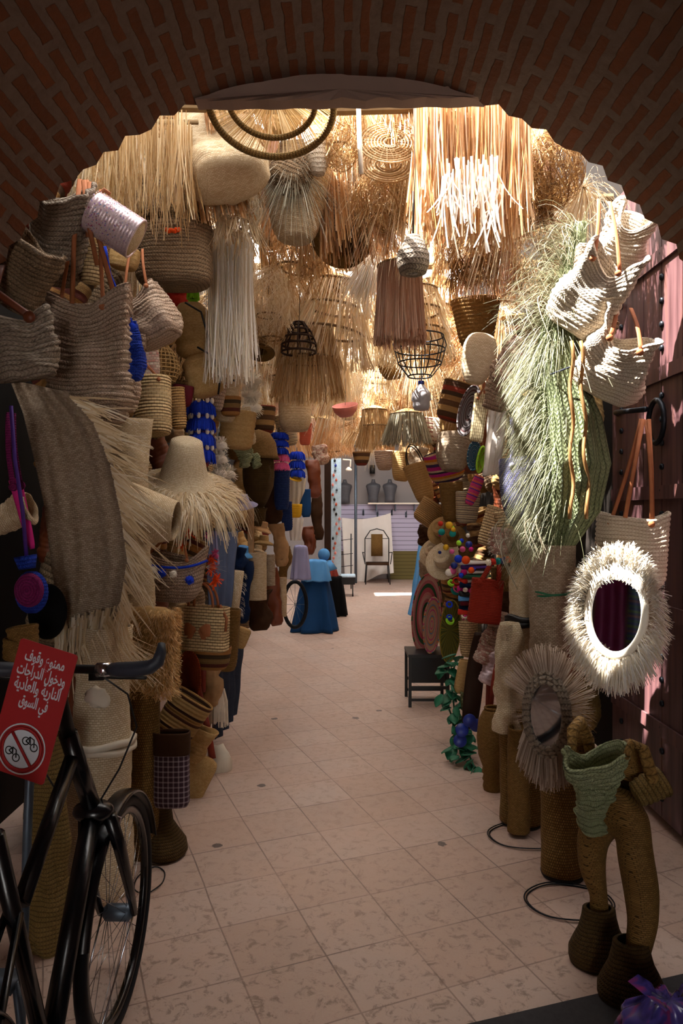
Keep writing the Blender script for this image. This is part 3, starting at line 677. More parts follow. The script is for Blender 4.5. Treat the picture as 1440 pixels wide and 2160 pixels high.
# ---------------------------------------------------------------- bicycle
def bike():
    X = -.70; o = T('bicycle', 'black city bicycle with ergonomic grips parked at the bottom left corner', 'bicycle', (X, 2.0, 0)); W = lambda x, y, z: (x, y-2.0, z)
    def wheel(y, nm):
        k = MB(); k.tube([W(0, y+.325*cos(2*PI*i/64), .345+.325*sin(2*PI*i/64)) for i in range(64)], .019, 12, closed=True); t = obj(nm+'_tyre', k, 'rubber', o)
        k = MB(); rows = []
        for i in range(65):
            a = 2*PI*i/64; rows.append([W(x, y+r*cos(a), .345+r*sin(a)) for x, r in ((-.012, .312), (.012, .312), (.012, .29), (0, .284), (-.012, .29))])
        k.grid(rows); obj('rim', k, 'black_gloss', t)
        k = MB()
        for i in range(28):
            a = 2*PI*i/28; b = a+(.35 if i % 2 else -.35); s = (-1, 1)[(i//2) % 2]*.03
            k.tube([W(s, y+.02*cos(b), .345+.02*sin(b)), W(0, y+.29*cos(a), .345+.29*sin(a))], .0012, 4)
        obj('spokes', k, 'chrome', t)
        k = MB(); k.tube([W(-.05, y, .345), W(-.035, y, .345), W(.035, y, .345), W(.05, y, .345)], [.01, .026, .026, .01], 14); obj('hub', k, 'steel_grey', t)
        k = MB(); a0, a1 = (.25, 2.9) if nm == 'front' else (.2, 2.7); rows = []
        for i in range(33):
            a = a0+(a1-a0)*i/32; rows.append([W(.032*sin(q), y+(.352+.012*cos(q))*cos(a), .345+(.352+.012*cos(q))*sin(a)) for q in (-1.5, -1, -.5, 0, .5, 1, 1.5)]+[W(.029*sin(q), y+(.349+.012*cos(q))*cos(a), .345+(.349+.012*cos(q))*sin(a)) for q in (1.5, 1, .5, 0, -.5, -1, -1.5)])
        k.grid(rows); obj('mudguard', k, 'black_gloss', t)
        k = MB()
        for s in (-1, 1): k.tube([W(s*.05, y, .345), W(s*.035, y-.28, .16)], .003, 5)
        k.tube([W(-.035, y-.28, .16), W(.035, y-.28, .16)], .003, 5); obj('mudguard_stay', k, 'chrome', t)
    wheel(2.23, 'front'); wheel(1.17, 'rear')
    hs = Vector((0, 0, 0)); top = Vector(W(-.045, 1.90, 1.06)); low = Vector(W(-.01, 2.03, .75))
    k = MB(); k.tube([W(-.04, 1.925, 1.0), low], .025, 12); k.tube([low, W(-.0, 1.72, .34)], .028, 10); k.tube([W(-.035, 1.94, .93), W(-.02, 1.6, .72)], .02, 10); k.tube([W(-.03, 1.5, .92), W(0, 1.68, .32)], .019, 10)
    for s in (-1, 1): k.tube([W(s*.02, 1.68, .33), W(s*.06, 1.17, .345)], .011, 8); k.tube([W(-.02+s*.015, 1.56, .72), W(s*.06, 1.17, .345)], .009, 8)
    k.tube([W(-.04, 1.68, .32), W(.04, 1.68, .32)], .03, 12); obj('frame', k, 'black_gloss', o)
    k = MB(); blob(k, W(-.01, 2.035, .745), .045, 1.3, 1, .7)
    for s in (-1, 1): k.tube([W(s*.035, 2.04, .73), W(s*.052, 2.08, .62), W(s*.056, 2.16, .46), W(s*.052, 2.225, .345)], [.02, .019, .015, .011], 10)
    obj('fork', k, 'black_gloss', o)
    k = MB(); k.tube([W(-.035, 2.075, .66), W(-.05, 2.09, .70), W(0, 2.11, .705), W(.05, 2.09, .70), W(.035, 2.075, .64)], .006, 6); blob(k, W(.0, 2.11, .71), .012); obj('brake_caliper', k, 'chrome', o)
    k = MB(); k.tube([W(-.04, 1.925, 1.0), W(-.05, 1.90, 1.10), W(-.05, 1.94, 1.165)], [.02, .018, .02], 10); obj('stem', k, 'black', o)
    k = MB(); k.tube([W(-.31, 1.86, 1.165), W(-.2, 1.93, 1.17), W(-.05, 1.95, 1.17), W(.06, 1.94, 1.17), W(.12, 1.92, 1.175)], .0125, 10); obj('handlebar', k, 'black', o)
    for s, nm in ((1, 'r'), (-1, 'l')):
        q = lambda x, y, z: W(-.05+s*(x+.05), y, z)
        k = MB(); k.tube([q(.075, 1.935, 1.172), q(.1, 1.925, 1.174), q(.15, 1.91, 1.178), q(.19, 1.9, 1.186), q(.21, 1.9, 1.2), q(.216, 1.91, 1.225), q(.215, 1.92, 1.245)], [.017, .02, .021, .019, .017, .014, .010], 12, flat=1.25); obj('grip', k, 'grip', o)
        k = MB(); k.tube([q(.035, 1.94, 1.168), q(.07, 1.937, 1.172)], [.02, .019], 14); obj('shifter_ring', k, 'chrome', o)
        k = MB(); k.tube([q(.03, 1.95, 1.155), q(.06, 1.99, 1.14), q(.12, 1.98, 1.14), q(.16, 1.965, 1.142)], [.01, .008, .006, .005], 8); k.box(q(.03, 1.955, 1.155), (.04, .03, .03)); obj('brake_lever', k, 'black', o)
        k = MB(); k.tube([q(.03, 1.97, 1.15), q(.09, 2.03, 1.08), q(.11, 2.05, .98), q(.06, 2.05, .86), q(.0, 2.05, .76)], .0028, 6); obj('cable', k, 'black', o)
    k = MB(); k.tube([W(-.03, 1.5, .92), W(-.04, 1.4, .97)], .014, 8); rows = []
    for i in range(9):
        t = i/8; w = .075*(1-t)**.7+.016; y = 1.2+t*.27; rows.append([W(-.04+w*cos(a*PI/6), y, 1.0+.03*sin(a*PI/6)*(.6 if a < 6 else 1)) for a in range(12)])
    k.grid(rows, cap0=True, cap1=True); obj('saddle', k, 'black', o)
    k = MB(); k.tube([W(.05, 1.68, .32), W(.07, 1.68, .15)], .01, 6); k.box(W(.11, 1.68, .145), (.09, .07, .02)); k.tube([W(-.05, 1.68, .32), W(-.07, 1.68, .49)], .01, 6); k.box(W(-.11, 1.68, .49), (.09, .07, .02)); 
    obj('crankset', k, 'steel_grey', o)
    k = MB(); blob(k, W(.02, 1.98, 1.085), .045, .8, .7, .7, lump=.5); obj('plastic_wrap', k, 'cream_cloth', o, label='pale cloth knotted under the handlebar')
bike()

# ---------------------------------------------------------------- red sign on a pole
def sign():
    FORM = {'ا': 0xFE8D, 'ة': 0xFE93, 'ت': 0xFE95, 'ج': 0xFE9D, 'خ': 0xFEA5, 'د': 0xFEA9, 'ر': 0xFEAD, 'س': 0xFEB1, 'ع': 0xFEC9, 'ف': 0xFED1, 'ق': 0xFED5, 'ل': 0xFEDD, 'م': 0xFEE1, 'ن': 0xFEE5, 'و': 0xFEED, 'ي': 0xFEF1}
    two = 'اةدرو'
    def shape(s):
        out = []
        for w in s.split(' '):
            o = ''
            for i, ch in enumerate(w):
                p = i > 0 and w[i-1] not in two; nx = i < len(w)-1 and ch not in two
                o += chr(FORM[ch]+((3 if nx else 1) if p else (2 if nx else 0)))
            out.append(o)
        return ' '.join(out)[::-1]
    Y = 1.72; c = P(68, 1500, Y); o = T('warning_sign', 'red metal sign with white Arabic lettering and a crossed out bicycle symbol', 'sign', c, (0, math.radians(15), math.radians(-8)))
    w, h = 134*Y/F, 282*Y/F; k = MB(); pr = []
    for sx, sy in ((-1, -1), (1, -1), (1, 1), (-1, 1)):
        for i in range(5):
            a = math.atan2(sy, sx)-PI/4+i*PI/8; pr.append((sx*(w/2-.008)+.008*cos(a), sy*(h/2-.008)+.008*sin(a)))
    k.grid([[(x, -.0015, z) for x, z in pr], [(x, .0015, z) for x, z in pr]], cap0=True, cap1=True); obj('plate', k, 'sign_red', o, False)
    for i, ln in enumerate(('ممنوع وقوف', 'ودخول الدراجات', 'النارية والعادية', 'في السوق')):
        cu = bpy.data.curves.new('lettering', 'FONT'); cu.body = shape(ln); cu.size = .033; cu.align_x = 'CENTER'; cu.extrude = .0004; cu.offset = .0006
        t = bpy.data.objects.new('t', cu); C.objects.link(t); dg = bpy.context.evaluated_depsgraph_get(); dg.update()
        me = bpy.data.meshes.new_from_object(t.evaluated_get(dg)); bpy.data.objects.remove(t); me.materials.clear(); me.materials.append(MT['sign_white'])
        ww = max([v.co.x for v in me.vertices] or [1])-min([v.co.x for v in me.vertices] or [0]); tw = (.105, .128, .122, .075)[i]; s = min(1.5, tw/max(ww, .01))
        l = bpy.data.objects.new('lettering', me); C.objects.link(l); l.parent = o; l.location = (0, -.003, h/2-.046-i*.036); l.rotation_euler = (PI/2, 0, 0); l.scale = (s, 1.15, 1); KIDS[o.name].append(l)
        l['label'] = 'white Arabic lettering'
    z0 = -h*.29; rr = .05
    k = MB(); k.lathe([(.001, .0018), (rr, .0018), (rr, .003), (.001, .003)], 40); k.xf(Matrix.Translation((0, 0, z0)) @ Matrix.Rotation(PI/2, 4, 'X')); obj('symbol_disc', k, 'sign_white', o, False)
    k = MB(); k.tube([(rr*cos(i*PI/20), -.004, z0+rr*sin(i*PI/20)) for i in range(40)], .004, 6, closed=True, flat=.3); k.tube([(-rr*.7, -.0045, z0+rr*.7), (rr*.7, -.0045, z0-rr*.7)], .004, 6, flat=.3); 
    d = obj('prohibition_ring', k, 'sign_red', o); k = MB()
    k.tube([((rr+.01)*cos(i*PI/20), -.003, z0+(rr+.01)*sin(i*PI/20)) for i in range(40)], .002, 6, closed=True, flat=.3); obj('ring_border', k, 'sign_white', o)
    k = MB()
    for cx, cz in ((.006, .022), (.030, .012), (-.030, -.012), (-.008, -.024)): k.tube([(cx+.009*cos(i*PI/8), -.0038, z0+cz+.009*sin(i*PI/8)) for i in range(16)], .0013, 4, closed=True)
    for pts in (((.006, .022), (.014, .034), (.026, .03), (.030, .012)), ((.014, .034), (.020, .016), (.006, .022)), ((-.030, -.012), (-.022, -.002), (-.012, -.006), (-.008, -.024)), ((-.022, -.002), (-.018, -.018), (-.030, -.012))):
        k.tube([(x, -.0038, z0+z) for x, z in pts], .0016, 4)
    obj('bicycle_symbol', k, 'black', o)
    k = MB(); b = P(25, 2160, 1.78); k.tube([(-1.0+.18, 1.80, 0), (-.79, 1.79, .8), (c.x-.02, 1.78, c.z+.1)], .011, 12); k.lathe([(.001, .001), (.08, .001), (.08, .01), (.02, .02)], 24, c=(-.82, 1.80, 0)); solo('sign_post', k, 'steel_grey', 'slim grey metal post carrying the red sign', 'post')
sign()
# ---------------------------------------------------------------- left side, near
def left_near():
    bag('tote_bag', 192, 762, 178, 262, 3.2, 'largest pale raffia tote with wavy ridged rows and long leather straps, upper left', 'bag', 'raffia', .42, 3, 6, -14, hooks=[(180, 382), (212, 400)], bw=1.06, ridge=.009, pt=.029, fold=.026, kf=3, dip=.06, lump=.02, seed=3, hw=.018)
    o = T('ring_handle_bag', 'narrow raffia bag with a braided ring handle behind the large tote', 'bag', P(262, 790, 3.36), (0, math.radians(6), 0))
    obj('body', bagmesh(.16, .12, .36, ridge=.004, fold=.006, lump=.008, seed=9), 'raffia', o)
    k = MB(); k.tube([(-.045+.042*cos(2*PI*i/24), -.02, .225+.062*sin(2*PI*i/24)) for i in range(24)], .011, 8, closed=True); obj('handle', k, 'palm_pale', o)
    bag('basket_bag', 125, 500, 124, 205, 3.15, 'dark raffia basket with gaping mouth left of the sequined bucket bag', 'bag', 'raffia_grey', .7, 12, 34, 12, bw=.72, ridge=.008, pt=.027, fold=.02, kf=3, dip=.11, lump=.012, seed=5, rr=.3)
    bag('basket_bag', 48, 580, 120, 150, 2.95, 'dark raffia bag leaning at the far left below the springing of the arch', 'bag', 'raffia_dark', .6, 36, 18, 0, bw=.9, ridge=.008, pt=.027, fold=.012, dip=.03, lump=.014, seed=6)
    bag('tote_bag', 42, 735, 130, 135, 2.85, 'grey raffia bag with brown leather clasp just above the hanging palm mat', 'bag', 'raffia_grey', .55, -10, 4, 10, hooks=[(5, 560), (-30, 600)], bw=1.05, ridge=.008, pt=.026, fold=.016, dip=.04, lump=.015, seed=8, hm='leather_dark', hw=.03)
    # sequined bucket
    o = bag('bucket_bag', 240, 474, 88, 106, 3.1, 'short bucket bag covered in glittering sequins tipped below the arch edge', 'bag', 'glitter', .9, 125, -10, 22, bw=.96, ridge=.002, pt=.014, n=2.1, rr=.1, flat=.9, seed=2)
    k = MB(); w, h = 88*3.1/F, 106*3.1/F
    for i in range(900):
        a = R.uniform(0, 2*PI); z = R.uniform(-h/2, h/2); x, y = .5*w*cos(a), .45*w*sin(a); c = Vector((x*1.02, y*1.02, z)); q = .0026
        t = Vector((-sin(a), cos(a), 0))*q; u = Vector((cos(a)*R.uniform(-.5, .5), sin(a)*R.uniform(-.5, .5), 1))*q
        b = len(k.v); k.v += [tuple(c-t-u), tuple(c+t-u), tuple(c+t+u), tuple(c-t+u)]; k.face((b, b+1, b+2, b+3), [(0, 0), (1, 0), (1, 1), (0, 1)])
    obj('sequins', k, 'sequin', o); k = MB(); k.lathe([(.001, h/2+.012), (w*.3, h/2+.01), (w*.47, h/2-.004)], 30, sy=.9); obj('woven_base', k, 'palm', o)
    k = MB(); k.tube([P(208, 430, 3.06), P(206, 412, 3.05), P(220, 400, 3.05), P(232, 410, 3.06)], .009, 6, flat=.4); obj('strap', k, 'leather', o, world=True)
    k = MB()
    for i, (a, b) in enumerate((((176, 380), (205, 560)), ((168, 378), (152, 640)), ((190, 384), (186, 500)), ((182, 380), (240, 620)))): k.tube([P(*a, 3.08+.02*i), P((a[0]+b[0])/2-4, (a[1]+b[1])/2, 3.05+.02*i), P(*b, 3.1)], .011, 6, flat=.3)
    solo('leather_straps', k, 'leather', 'bundle of tan leather straps hanging from a hook under the left edge of the arch', 'strap')
    bag('coil_bag', 196, 560, 50, 78, 3.25, 'small pale coiled basket bag peeping out behind the leather straps', 'bag', 'b_rattan', .8, 6, ridge=.005, pt=.018, n=2)
    bag('coil_bag', 158, 470, 44, 70, 3.3, 'little coiled basket behind the dark open basket bag under the arch', 'bag', 'b_rattan', .8, 4, ridge=.005, pt=.018, n=2)
    bag('crossbody_bag', 262, 548, 60, 44, 3.5, 'small straw purse with a magenta edge behind the sequined bucket bag', 'bag', 'straw', .6, 10, ridge=.002, bulge=.1)
    o = bag('crochet_bag', 277, 742, 42, 122, 3.2, 'bright royal blue crochet bag wedged beside the large raffia tote', 'bag', 'crochet_blue', .8, -6, 0, 0, hooks=[(220, 520), (214, 540)], bw=1.1, ridge=.004, pt=.014, fold=.01, lump=.01, seed=4, hm='royal', hw=.02, rr=.4, bulge=.15)
    bag('tote_bag', 318, 668, 96, 118, 3.45, 'small pinched raffia bucket bag with tan leather straps, left of the hanging fringe', 'bag', 'raffia', .75, -24, -6, -10, hooks=[(278, 515), (300, 525)], bw=1.25, ridge=.005, fold=.014, kf=2, dip=.06, lump=.01, seed=11, rr=.35, pinch=.5)
    bag('tote_bag', 368, 545, 158, 128, 3.9, 'wide brown raffia tote seen from below with tiny orange flowers on its rim', 'bag', 'raffia_dark', .55, 0, -4, 4, bw=.98, ridge=.003, pt=.014, fold=.006, rr=.18, lump=.006, seed=12, n=3)
    k = MB()
    for i in range(9): blob(k, P(352+i*3.2, 486+R.uniform(-2, 2), 3.74), .012, lump=.3)
    solo('flower_trim', k, 'orange', 'row of tiny orange flowers on the rim of the wide brown tote', 'decoration')
    bag('tote_bag', 355, 436, 160, 84, 4.0, 'dusty brown raffia bag half hidden by strands above the wide brown tote', 'bag', 'raffia_dark', .6, -3, -8, 0, bw=.95, ridge=.004, fold=.01, lump=.01, seed=13)
    # scalloped straw bags
    for cx, cy, wp, hp, rl, lb in ((404, 698, 62, 116, -4, 'tall scalloped straw bag with a black shoulder strap left of the pale fringe'), (430, 792, 64, 92, -18, 'scalloped straw bag hanging below its twin above the blue tassels')):
        o = bag('scalloped_bag', cx, cy, wp, hp, 4.4, lb, 'bag', 'straw', .55, rl, 0, 0, ridge=.016, pt=hp*4.4/F/4.2, bulge=.12, n=2.2, closed=True, bw=.95)
        k = MB(); k.tube([P(cx-14, cy-60, 4.3), P(cx+20, cy-40, 4.28), P(cx+34, cy+10, 4.3), P(cx+30, cy+40, 4.32)], .006, 6, flat=.5); obj('strap', k, 'black', o, world=True)
    coil_plate('round_bag', 358, 690, 44, 84, 4.2, 'round tan straw bag hidden behind the pinched raffia bucket bag', 'bag', 'straw', -6, dep=.06)
    wicker('bell_basket', 343, 768, 72, 74, 4.1, 'open weave bell shaped basket beside the pink woven bag', 'straw', prof=[(.35, 1), (.85, .7), (1, .35), (.7, 0)], ribs=22, rings=9, cat='basket')
    bag('pouch', 316, 772, 40, 62, 3.9, 'dusky pink woven pouch between the blue crochet bag and the bell basket', 'pouch', 'floral', .6, -4, ridge=.002, bulge=.1)
    bag('coil_bag', 322, 858, 78, 122, 3.75, 'tan coiled rattan bucket bag with a leather strap below the blue crochet bag', 'bag', 'b_rattan', .8, -4, -8, hooks=[(290, 740), (286, 742)], bw=.92, ridge=.006, pt=.018, n=2.1, rr=.12, flat=.8)
    bag('coil_bag', 252, 906, 62, 44, 3.6, 'low coiled rattan bag just under the base of the large raffia tote', 'bag', 'b_rattan', .8, 4, ridge=.006, pt=.018, n=2.1)
    bag('basket_bag', 374, 862, 36, 86, 4.1, 'open weave straw bag right of the coiled rattan bucket', 'bag', 'b_rattan_dark', .8, -6, ridge=.005, pt=.016, n=2.1)
    bag('purse', 384, 836, 44, 44, 4.35, 'small dark red leather purse below the round straw bags', 'purse', 'maroon', .5, 8, ridge=0, bulge=.1)
    bag('crossbody_bag', 372, 630, 66, 62, 4.5, 'bright red cloth bag behind the wide brown tote', 'bag', 'red', .5, 0, ridge=0, lump=.02)
    tassels('neon_tassel', 407, 606, 676, 26, 4.4, 3, 'neon green yarn tassel just under the wide brown tote', 'neon', ball=False)
    tassels('tassel_string', 424, 842, 974, 62, 4.6, 4, 'four tiered royal blue yarn tassel string with wooden beads on the left wall', 'royal', beads='bone')
    tassels('pompom_string', 531, 786, 872, 52, 5.4, 3, 'string of big cream pompom tiers under the pale raffia fringe', 'white_wool', ball=True)
    tassels('pompom_string', 462, 922, 1012, 42, 4.9, 3, 'short string of white wool pompoms right of the blue tassels', 'white_wool', ball=True)
    tassels('pompom_string', 478, 985, 1012, 46, 5.0, 1, 'single wide white wool pompom above the fringed sun hat', 'white_wool', ball=True)
    # hanging palm mat
    o = T('palm_mat', 'large grey woven palm mat with loose frond ends hanging at the left', 'mat', P(165, 1090, 3.05))
    mb = MB(); nx, ny = 26, 60; L = [(800, 20, 140), (870, 48, 205), (960, 70, 240), (1060, 92, 262), (1160, 104, 276), (1250, 116, 262), (1330, 120, 200), (1362, 122, 150)]
    def lerpL(y):
        for a, b in zip(L, L[1:]):
            if a[0] <= y <= b[0]: t = (y-a[0])/(b[0]-a[0]); return a[1]+(b[1]-a[1])*t, a[2]+(b[2]-a[2])*t
        return L[-1][1:]
    rows = []
    for j in range(ny+1):
        y = 800+562*j/ny; a, b = lerpL(y)
        rows.append([P(a+(b-a)*i/nx, y+(i/nx)*26, 3.0+.10*sin(i/nx*PI*.9)+.012*sin(i*1.1+j*.06)+.03*noise.noise(Vector((i*.2, j*.09, 0)))-.05*(i/nx)) for i in range(nx+1)])
    rows = [r+[p+Vector((0, .008, 0)) for p in reversed(r)] for r in rows]; mb.grid(rows); obj('woven_mat', mb, 'palm_grey', o, world=True)
    k = MB()
    for i in range(270):
        y = R.uniform(815, 1350); a, b = lerpL(y); p = P(b-8, y+20, 2.98-R.uniform(0, .06)); t = (y-800)/550
        ang = .25+t*1.0+R.gauss(0, .13); l = R.choice([R.uniform(.06, .17), R.uniform(.06, .17), R.uniform(.15, .3)])*(1 if t < .6 else .8); up = R.uniform(.0, .10)
        k.strand([p+Vector((cos(ang)*l*s*(1), -.12*l*s+R.uniform(-.004, .004), -sin(ang)*l*s-up*l*s*s*2+.05*l*s)) for s in (0, .25, .5, .75, 1)], R.uniform(.006, .013), ph=(.2, .25, .95), taper=.3)
    for i in range(260):
        x = R.uniform(118, 268); y = 1358-(x-118)*.25; p = P(x, y, 3.0+R.uniform(-.04, .05)); l = R.uniform(.1, .26); dx = (x-150)/110*.16
        k.strand([p+Vector((dx*s*s+R.uniform(-.004, .004), -.02*s, -l*s)) for s in (-.4, 0, .25, .5, .75, 1)], R.uniform(.005, .01), ph=R.uniform(-.4, .4), taper=.4)
    obj('frond_ends', k, 'fib_pale', o, world=True)
    # woven sheet and cone behind
    roll('woven_roll', P(256, 0, 3.35).x, 3.38, P(0, 1330, 3.38).z, P(0, 885, 3.38).z, .125, 'wide pale woven straw roll hanging behind the fringe of the palm mat', 'palm', lump=.03, squash=.7)
    o = bag('cone_hat', 318, 1092, 84, 106, 3.2, 'pale woven straw cone pointing right toward the fringed sun hat', 'hat', 'palm', 1, 97, 0, -14, bw=1.7, ridge=0, n=2, rr=.02, th=.006)
    # fringed sun hat
    o = T('fringed_hat', 'tall crowned straw sun hat with a long frayed pinkish fringe brim', 'hat', P(388, 1010, 3.9), (math.radians(24), math.radians(10), 0)); o.scale = (.98, .98, .98)
    mb = MB(); mb.lathe([(.001, .235), (.06, .235), (.085, .222), (.10, .15), (.12, .07), (.14, .0), (.2, -.03), (.27, -.075), (.31, -.12)], 48); mb.lathe([(.305, -.123), (.2, -.038), (.135, -.004), (.095, .14), (.08, .215), (.001, .226)], 48); obj('crown', mb, 'palm_pale', o)
    k = MB()
    for i in range(900):
        a = R.uniform(0, 2*PI); r0 = R.uniform(.16, .3); l = R.uniform(.09, .17)*(1.4 if cos(a) > .2 else 1); z0 = -.01-(r0-.14)*.5+.012; c = R.gauss(0, .02)
        k.strand([((r0+l*s*.75)*cos(a+c*s*3), (r0+l*s*.75)*sin(a+c*s*3), z0+.015*sin(PI*s)-l*s*s*.7) for s in (0, .2, .4, .6, .8, 1)], R.uniform(.005, .011), ph=a+PI/2, taper=.4)
    obj('brim_fringe', k, 'fib_pale', o)
    # basket with pompoms
    o = bag('pompom_basket', 360, 1216, 152, 104, 3.8, 'beige crochet basket with a royal blue stripe and blue and white pompoms', 'bag', 'raffia', .5, 4, 3, -4, bw=.78, ridge=.003, pt=.016, dip=.06, rr=.3, seed=2, lump=.004, hooks=[(356, 1130), (388, 1128)])
    w, h, d = 152*3.8/F, 104*3.8/F, 76*3.8/F; k = MB(); rr = []
    k.tube([(se(2*PI*i/40, 2.6)[0]*w/2*.965, se(2*PI*i/40, 2.6)[1]*d/2*.965, h*.30+.018*cos(4*PI*i/40)) for i in range(40)], .0075, 6, closed=True); obj('blue_stripe', k, 'royal', o)
    for x, z, mm, r in ((-.15, -.02, 'royal', .026), (-.06, .045, 'white_wool', .02), (-.015, .03, 'royal', .026), (.045, .032, 'white_wool', .022), (.13, .005, 'royal', .027)):
        k = MB(); blob(k, (0, 0, 0), r*.8); pompom(k, (0, 0, 0), r, 160, .004); q = obj('pompom', k, mm, o); q.location = (x, -d/2*(1-(abs(x)/w*2)**3*.35)-.008, z)
    # orange blossoms
    for i, (cx, cy, s, mm) in enumerate(((398, 1128, .045, 'orange'), (384, 1150, .035, 'orange'), (446, 1178, .035, 'orange'), (448, 1200, .04, 'orange'), (456, 1226, .05, 'orange'), (440, 1130, .03, 'pink'), (452, 1168, .03, 'pink'))):
        k = MB(); tuft(k, (0, 0, 0), 60, s, .8, (.2, -.6, .2), .2, .012, 4, .8); blob(k, (0, 0, 0), s*.35)
        o = solo('yarn_flower', k, mm, ('bright orange yarn flower beside the pompom basket' if mm == 'orange' else 'pink yarn flower among the orange ones by the pompom basket'), 'flower', 'yarn flowers by the pompom basket'); o.location = P(cx, cy, 3.9)
    k = MB(); tuft(k, (0, 0, 0), 24, .12, .35, (1, -.3, .1), .1, .003); o = solo('straw_sprig', k, 'fib_white', 'small sprig of white straws poking out among the orange yarn flowers', 'straw'); o.location = P(458, 1200, 3.85)
    # shaggy cushion
    o = T('shaggy_bag', 'golden shaggy raffia bag hanging over the brown woven column', 'bag', P(314, 1372, 3.3), (0, math.radians(2), math.radians(-6)))
    w, h = 118*3.3/F, 190*3.3/F; obj('body', bagmesh(w*.9, .12, h*.96, bw=.95, ridge=0, n=3.4, rr=.15, closed=True), 'straw', o); k = MB()
    for i in range(7000):
        a = R.uniform(0, 2*PI); x, y = se(a, 3.4); z = R.uniform(-.5, .5); n = Vector((x, y*2.2, R.uniform(-.6, .6))).normalized(); p = Vector((x*w*.46, y*.06, z*h*.96)); l = R.uniform(.02, .034)
        k.strand([p, p+n*l*.6+Vector((0, 0, -.004)), p+n*l+Vector((R.uniform(-.012, .012), 0, -.014))], R.uniform(.003, .006), taper=.5)
    obj('shag', k, 'fib_shag', o)
    # rattan handbag with a leather bow
    o = bag('rattan_handbag', 427, 1325, 110, 92, 4.0, 'boxy pale rattan handbag with tan leather handles and a leather bow', 'bag', 'b_rattan', .35, 2, 0, -12, bw=1.02, ridge=.005, pt=.018, n=5, rr=.08, flat=.9, arch=(.5, 52, .008), hm='leather')
    k = MB(); y = -.06; q = MB()
    for s in (-1, 1): k.grid([[(s*.01, y-.012, -.012), (s*.05, y-.02, -.035), (s*.075, y-.012, -.03)], [(s*.01, y-.014, 0), (s*.05, y-.03, 0), (s*.08, y-.014, 0)], [(s*.01, y-.012, .012), (s*.05, y-.02, .04), (s*.075, y-.012, .035)]], closed=False)
    for s in (-1, 1): k.grid([[(s*.005, y-.016, 0), (s*.02, y-.016, .0)], [(s*.03, y-.02, -.05), (s*.06, y-.018, -.045)]], closed=False)
    for f in k.v: pass
    obj('leather_bow', k, 'leather', o); q.tube([(.11, -.03, .14), (.16, -.05, .07), (.16, -.06, .0)], .009, 6, flat=.3); obj('strap', q, 'leather', o)
    bag('tote_bag', 478, 1350, 52, 130, 4.4, 'brown woven tote standing just behind the rattan handbag', 'bag', 'straw_brown', .7, 3, ridge=.003, bw=.9)
    bag('tote_bag', 492, 1250, 36, 92, 4.9, 'cream woven bag with frayed edge right of the grey blue cloth', 'bag', 'palm_pale', .6, 6, ridge=0, fringe=('fib_white', 120, .04))
    bag('slipper', 508, 1345, 34, 44, 4.9, 'pair of yellow straw slippers with a black band beyond the rattan handbag', 'slippers', 'straw', .6, 20, ridge=.002, closed=True)
    k = sheet([P(440, 1125, 4.7), P(502, 1120, 4.9), P(488, 1310, 4.8), P(446, 1320, 4.6)], 30, 20, .012, .02, 3); solo('blanket', k, 'greyblue_cloth', 'grey blue folded cloth hanging behind the orange yarn flowers', 'cloth')
    k = sheet([P(440, 1120, 4.3), P(456, 1120, 4.3), P(462, 1190, 4.3), P(450, 1195, 4.3)], 8, 10, .01, .01, 2); solo('scarf', k, 'lilac_cloth', 'small lilac scarf just beneath the fringed sun hat', 'cloth')
    # far left straps, pouches
    bag('crossbody_bag', 50, 1085, 26, 150, 2.75, 'slim magenta leather bag with braided magenta straps at the left of the palm mat', 'bag', 'magenta', .5, -14, 0, 30, ridge=0, bw=.6, rr=.3, n=3, hooks=[(18, 870), (28, 872)], hm='crochet_magenta', hw=.022)
    o = T('round_pouch', 'round magenta and blue crochet pouch hanging on a braided cord', 'pouch', P(62, 1245, 2.7))
    k = MB(); k.lathe([(.001, -.03), (.03, -.028), (.05, -.018), (.055, 0), (.05, .018), (.001, .024)], 30, sx=1, sy=1.2); k.xf(Matrix.Rotation(PI/2, 4, 'X')); obj('front_disc', k, 'crochet_magenta', o)
    k = MB(); blob(k, (0, .02, -.01), .062, 1.05, .5, 1.35); k.tube([(-.012, .01, .08), (-.02, .01, .13)], [.03, .042], 14); obj('back_pouch', k, 'crochet_blue', o); k = MB(); k.tube([(-.015, .01, .12), (-.03, .01, .3), (-.06, .01, .5), (-.07, 0, .7)], .008, 6); obj('cord', k, 'purple', o)
    k = MB(); blob(k, (0, 0, 0), .09, .9, .5, 1.3, 20, 14); o = solo('round_pouch', k, 'black_cloth', 'black round bag behind the magenta crochet pouch', 'bag'); o.location = P(100, 1290, 2.95)
    bag('woven_basket', 12, 1090, 66, 118, 2.8, 'round mouthed pale woven basket cut by the left frame edge', 'basket', 'palm', 1, 70, 0, -30, bw=.75, n=2, ridge=.004, lump=.01)
    for i, (cx, cy, r) in enumerate(((50, 1345, .05), (38, 1372, .045))):
        bag('small_basket', cx, cy, 60, 46, 2.7, ('small straw basket peeping over the top of the red sign', 'lower small straw basket right behind the red sign')[i], 'basket', 'straw_brown', .9, -8+16*i, ridge=.003)
    # standing rolls
    roll('mat_roll', P(203, 0, 3.0).x, 3.0, 0, P(0, 1325, 3.0).z, .135, 'tall pale woven palm mat roll standing behind the bicycle with a cloth tie', 'palm_pale', tie=[(P(0, 1570, 3.0).z, 'cream_cloth', .016)], top=.72, lump=.02, lean=(.03, .05))
    o = roll('mat_roll', P(302, 0, 3.3).x, 3.32, 0, P(0, 1440, 3.3).z, .068, 'slim brown woven column standing under the golden shaggy bag', 'reed_brown', lump=.004, wob=.002)
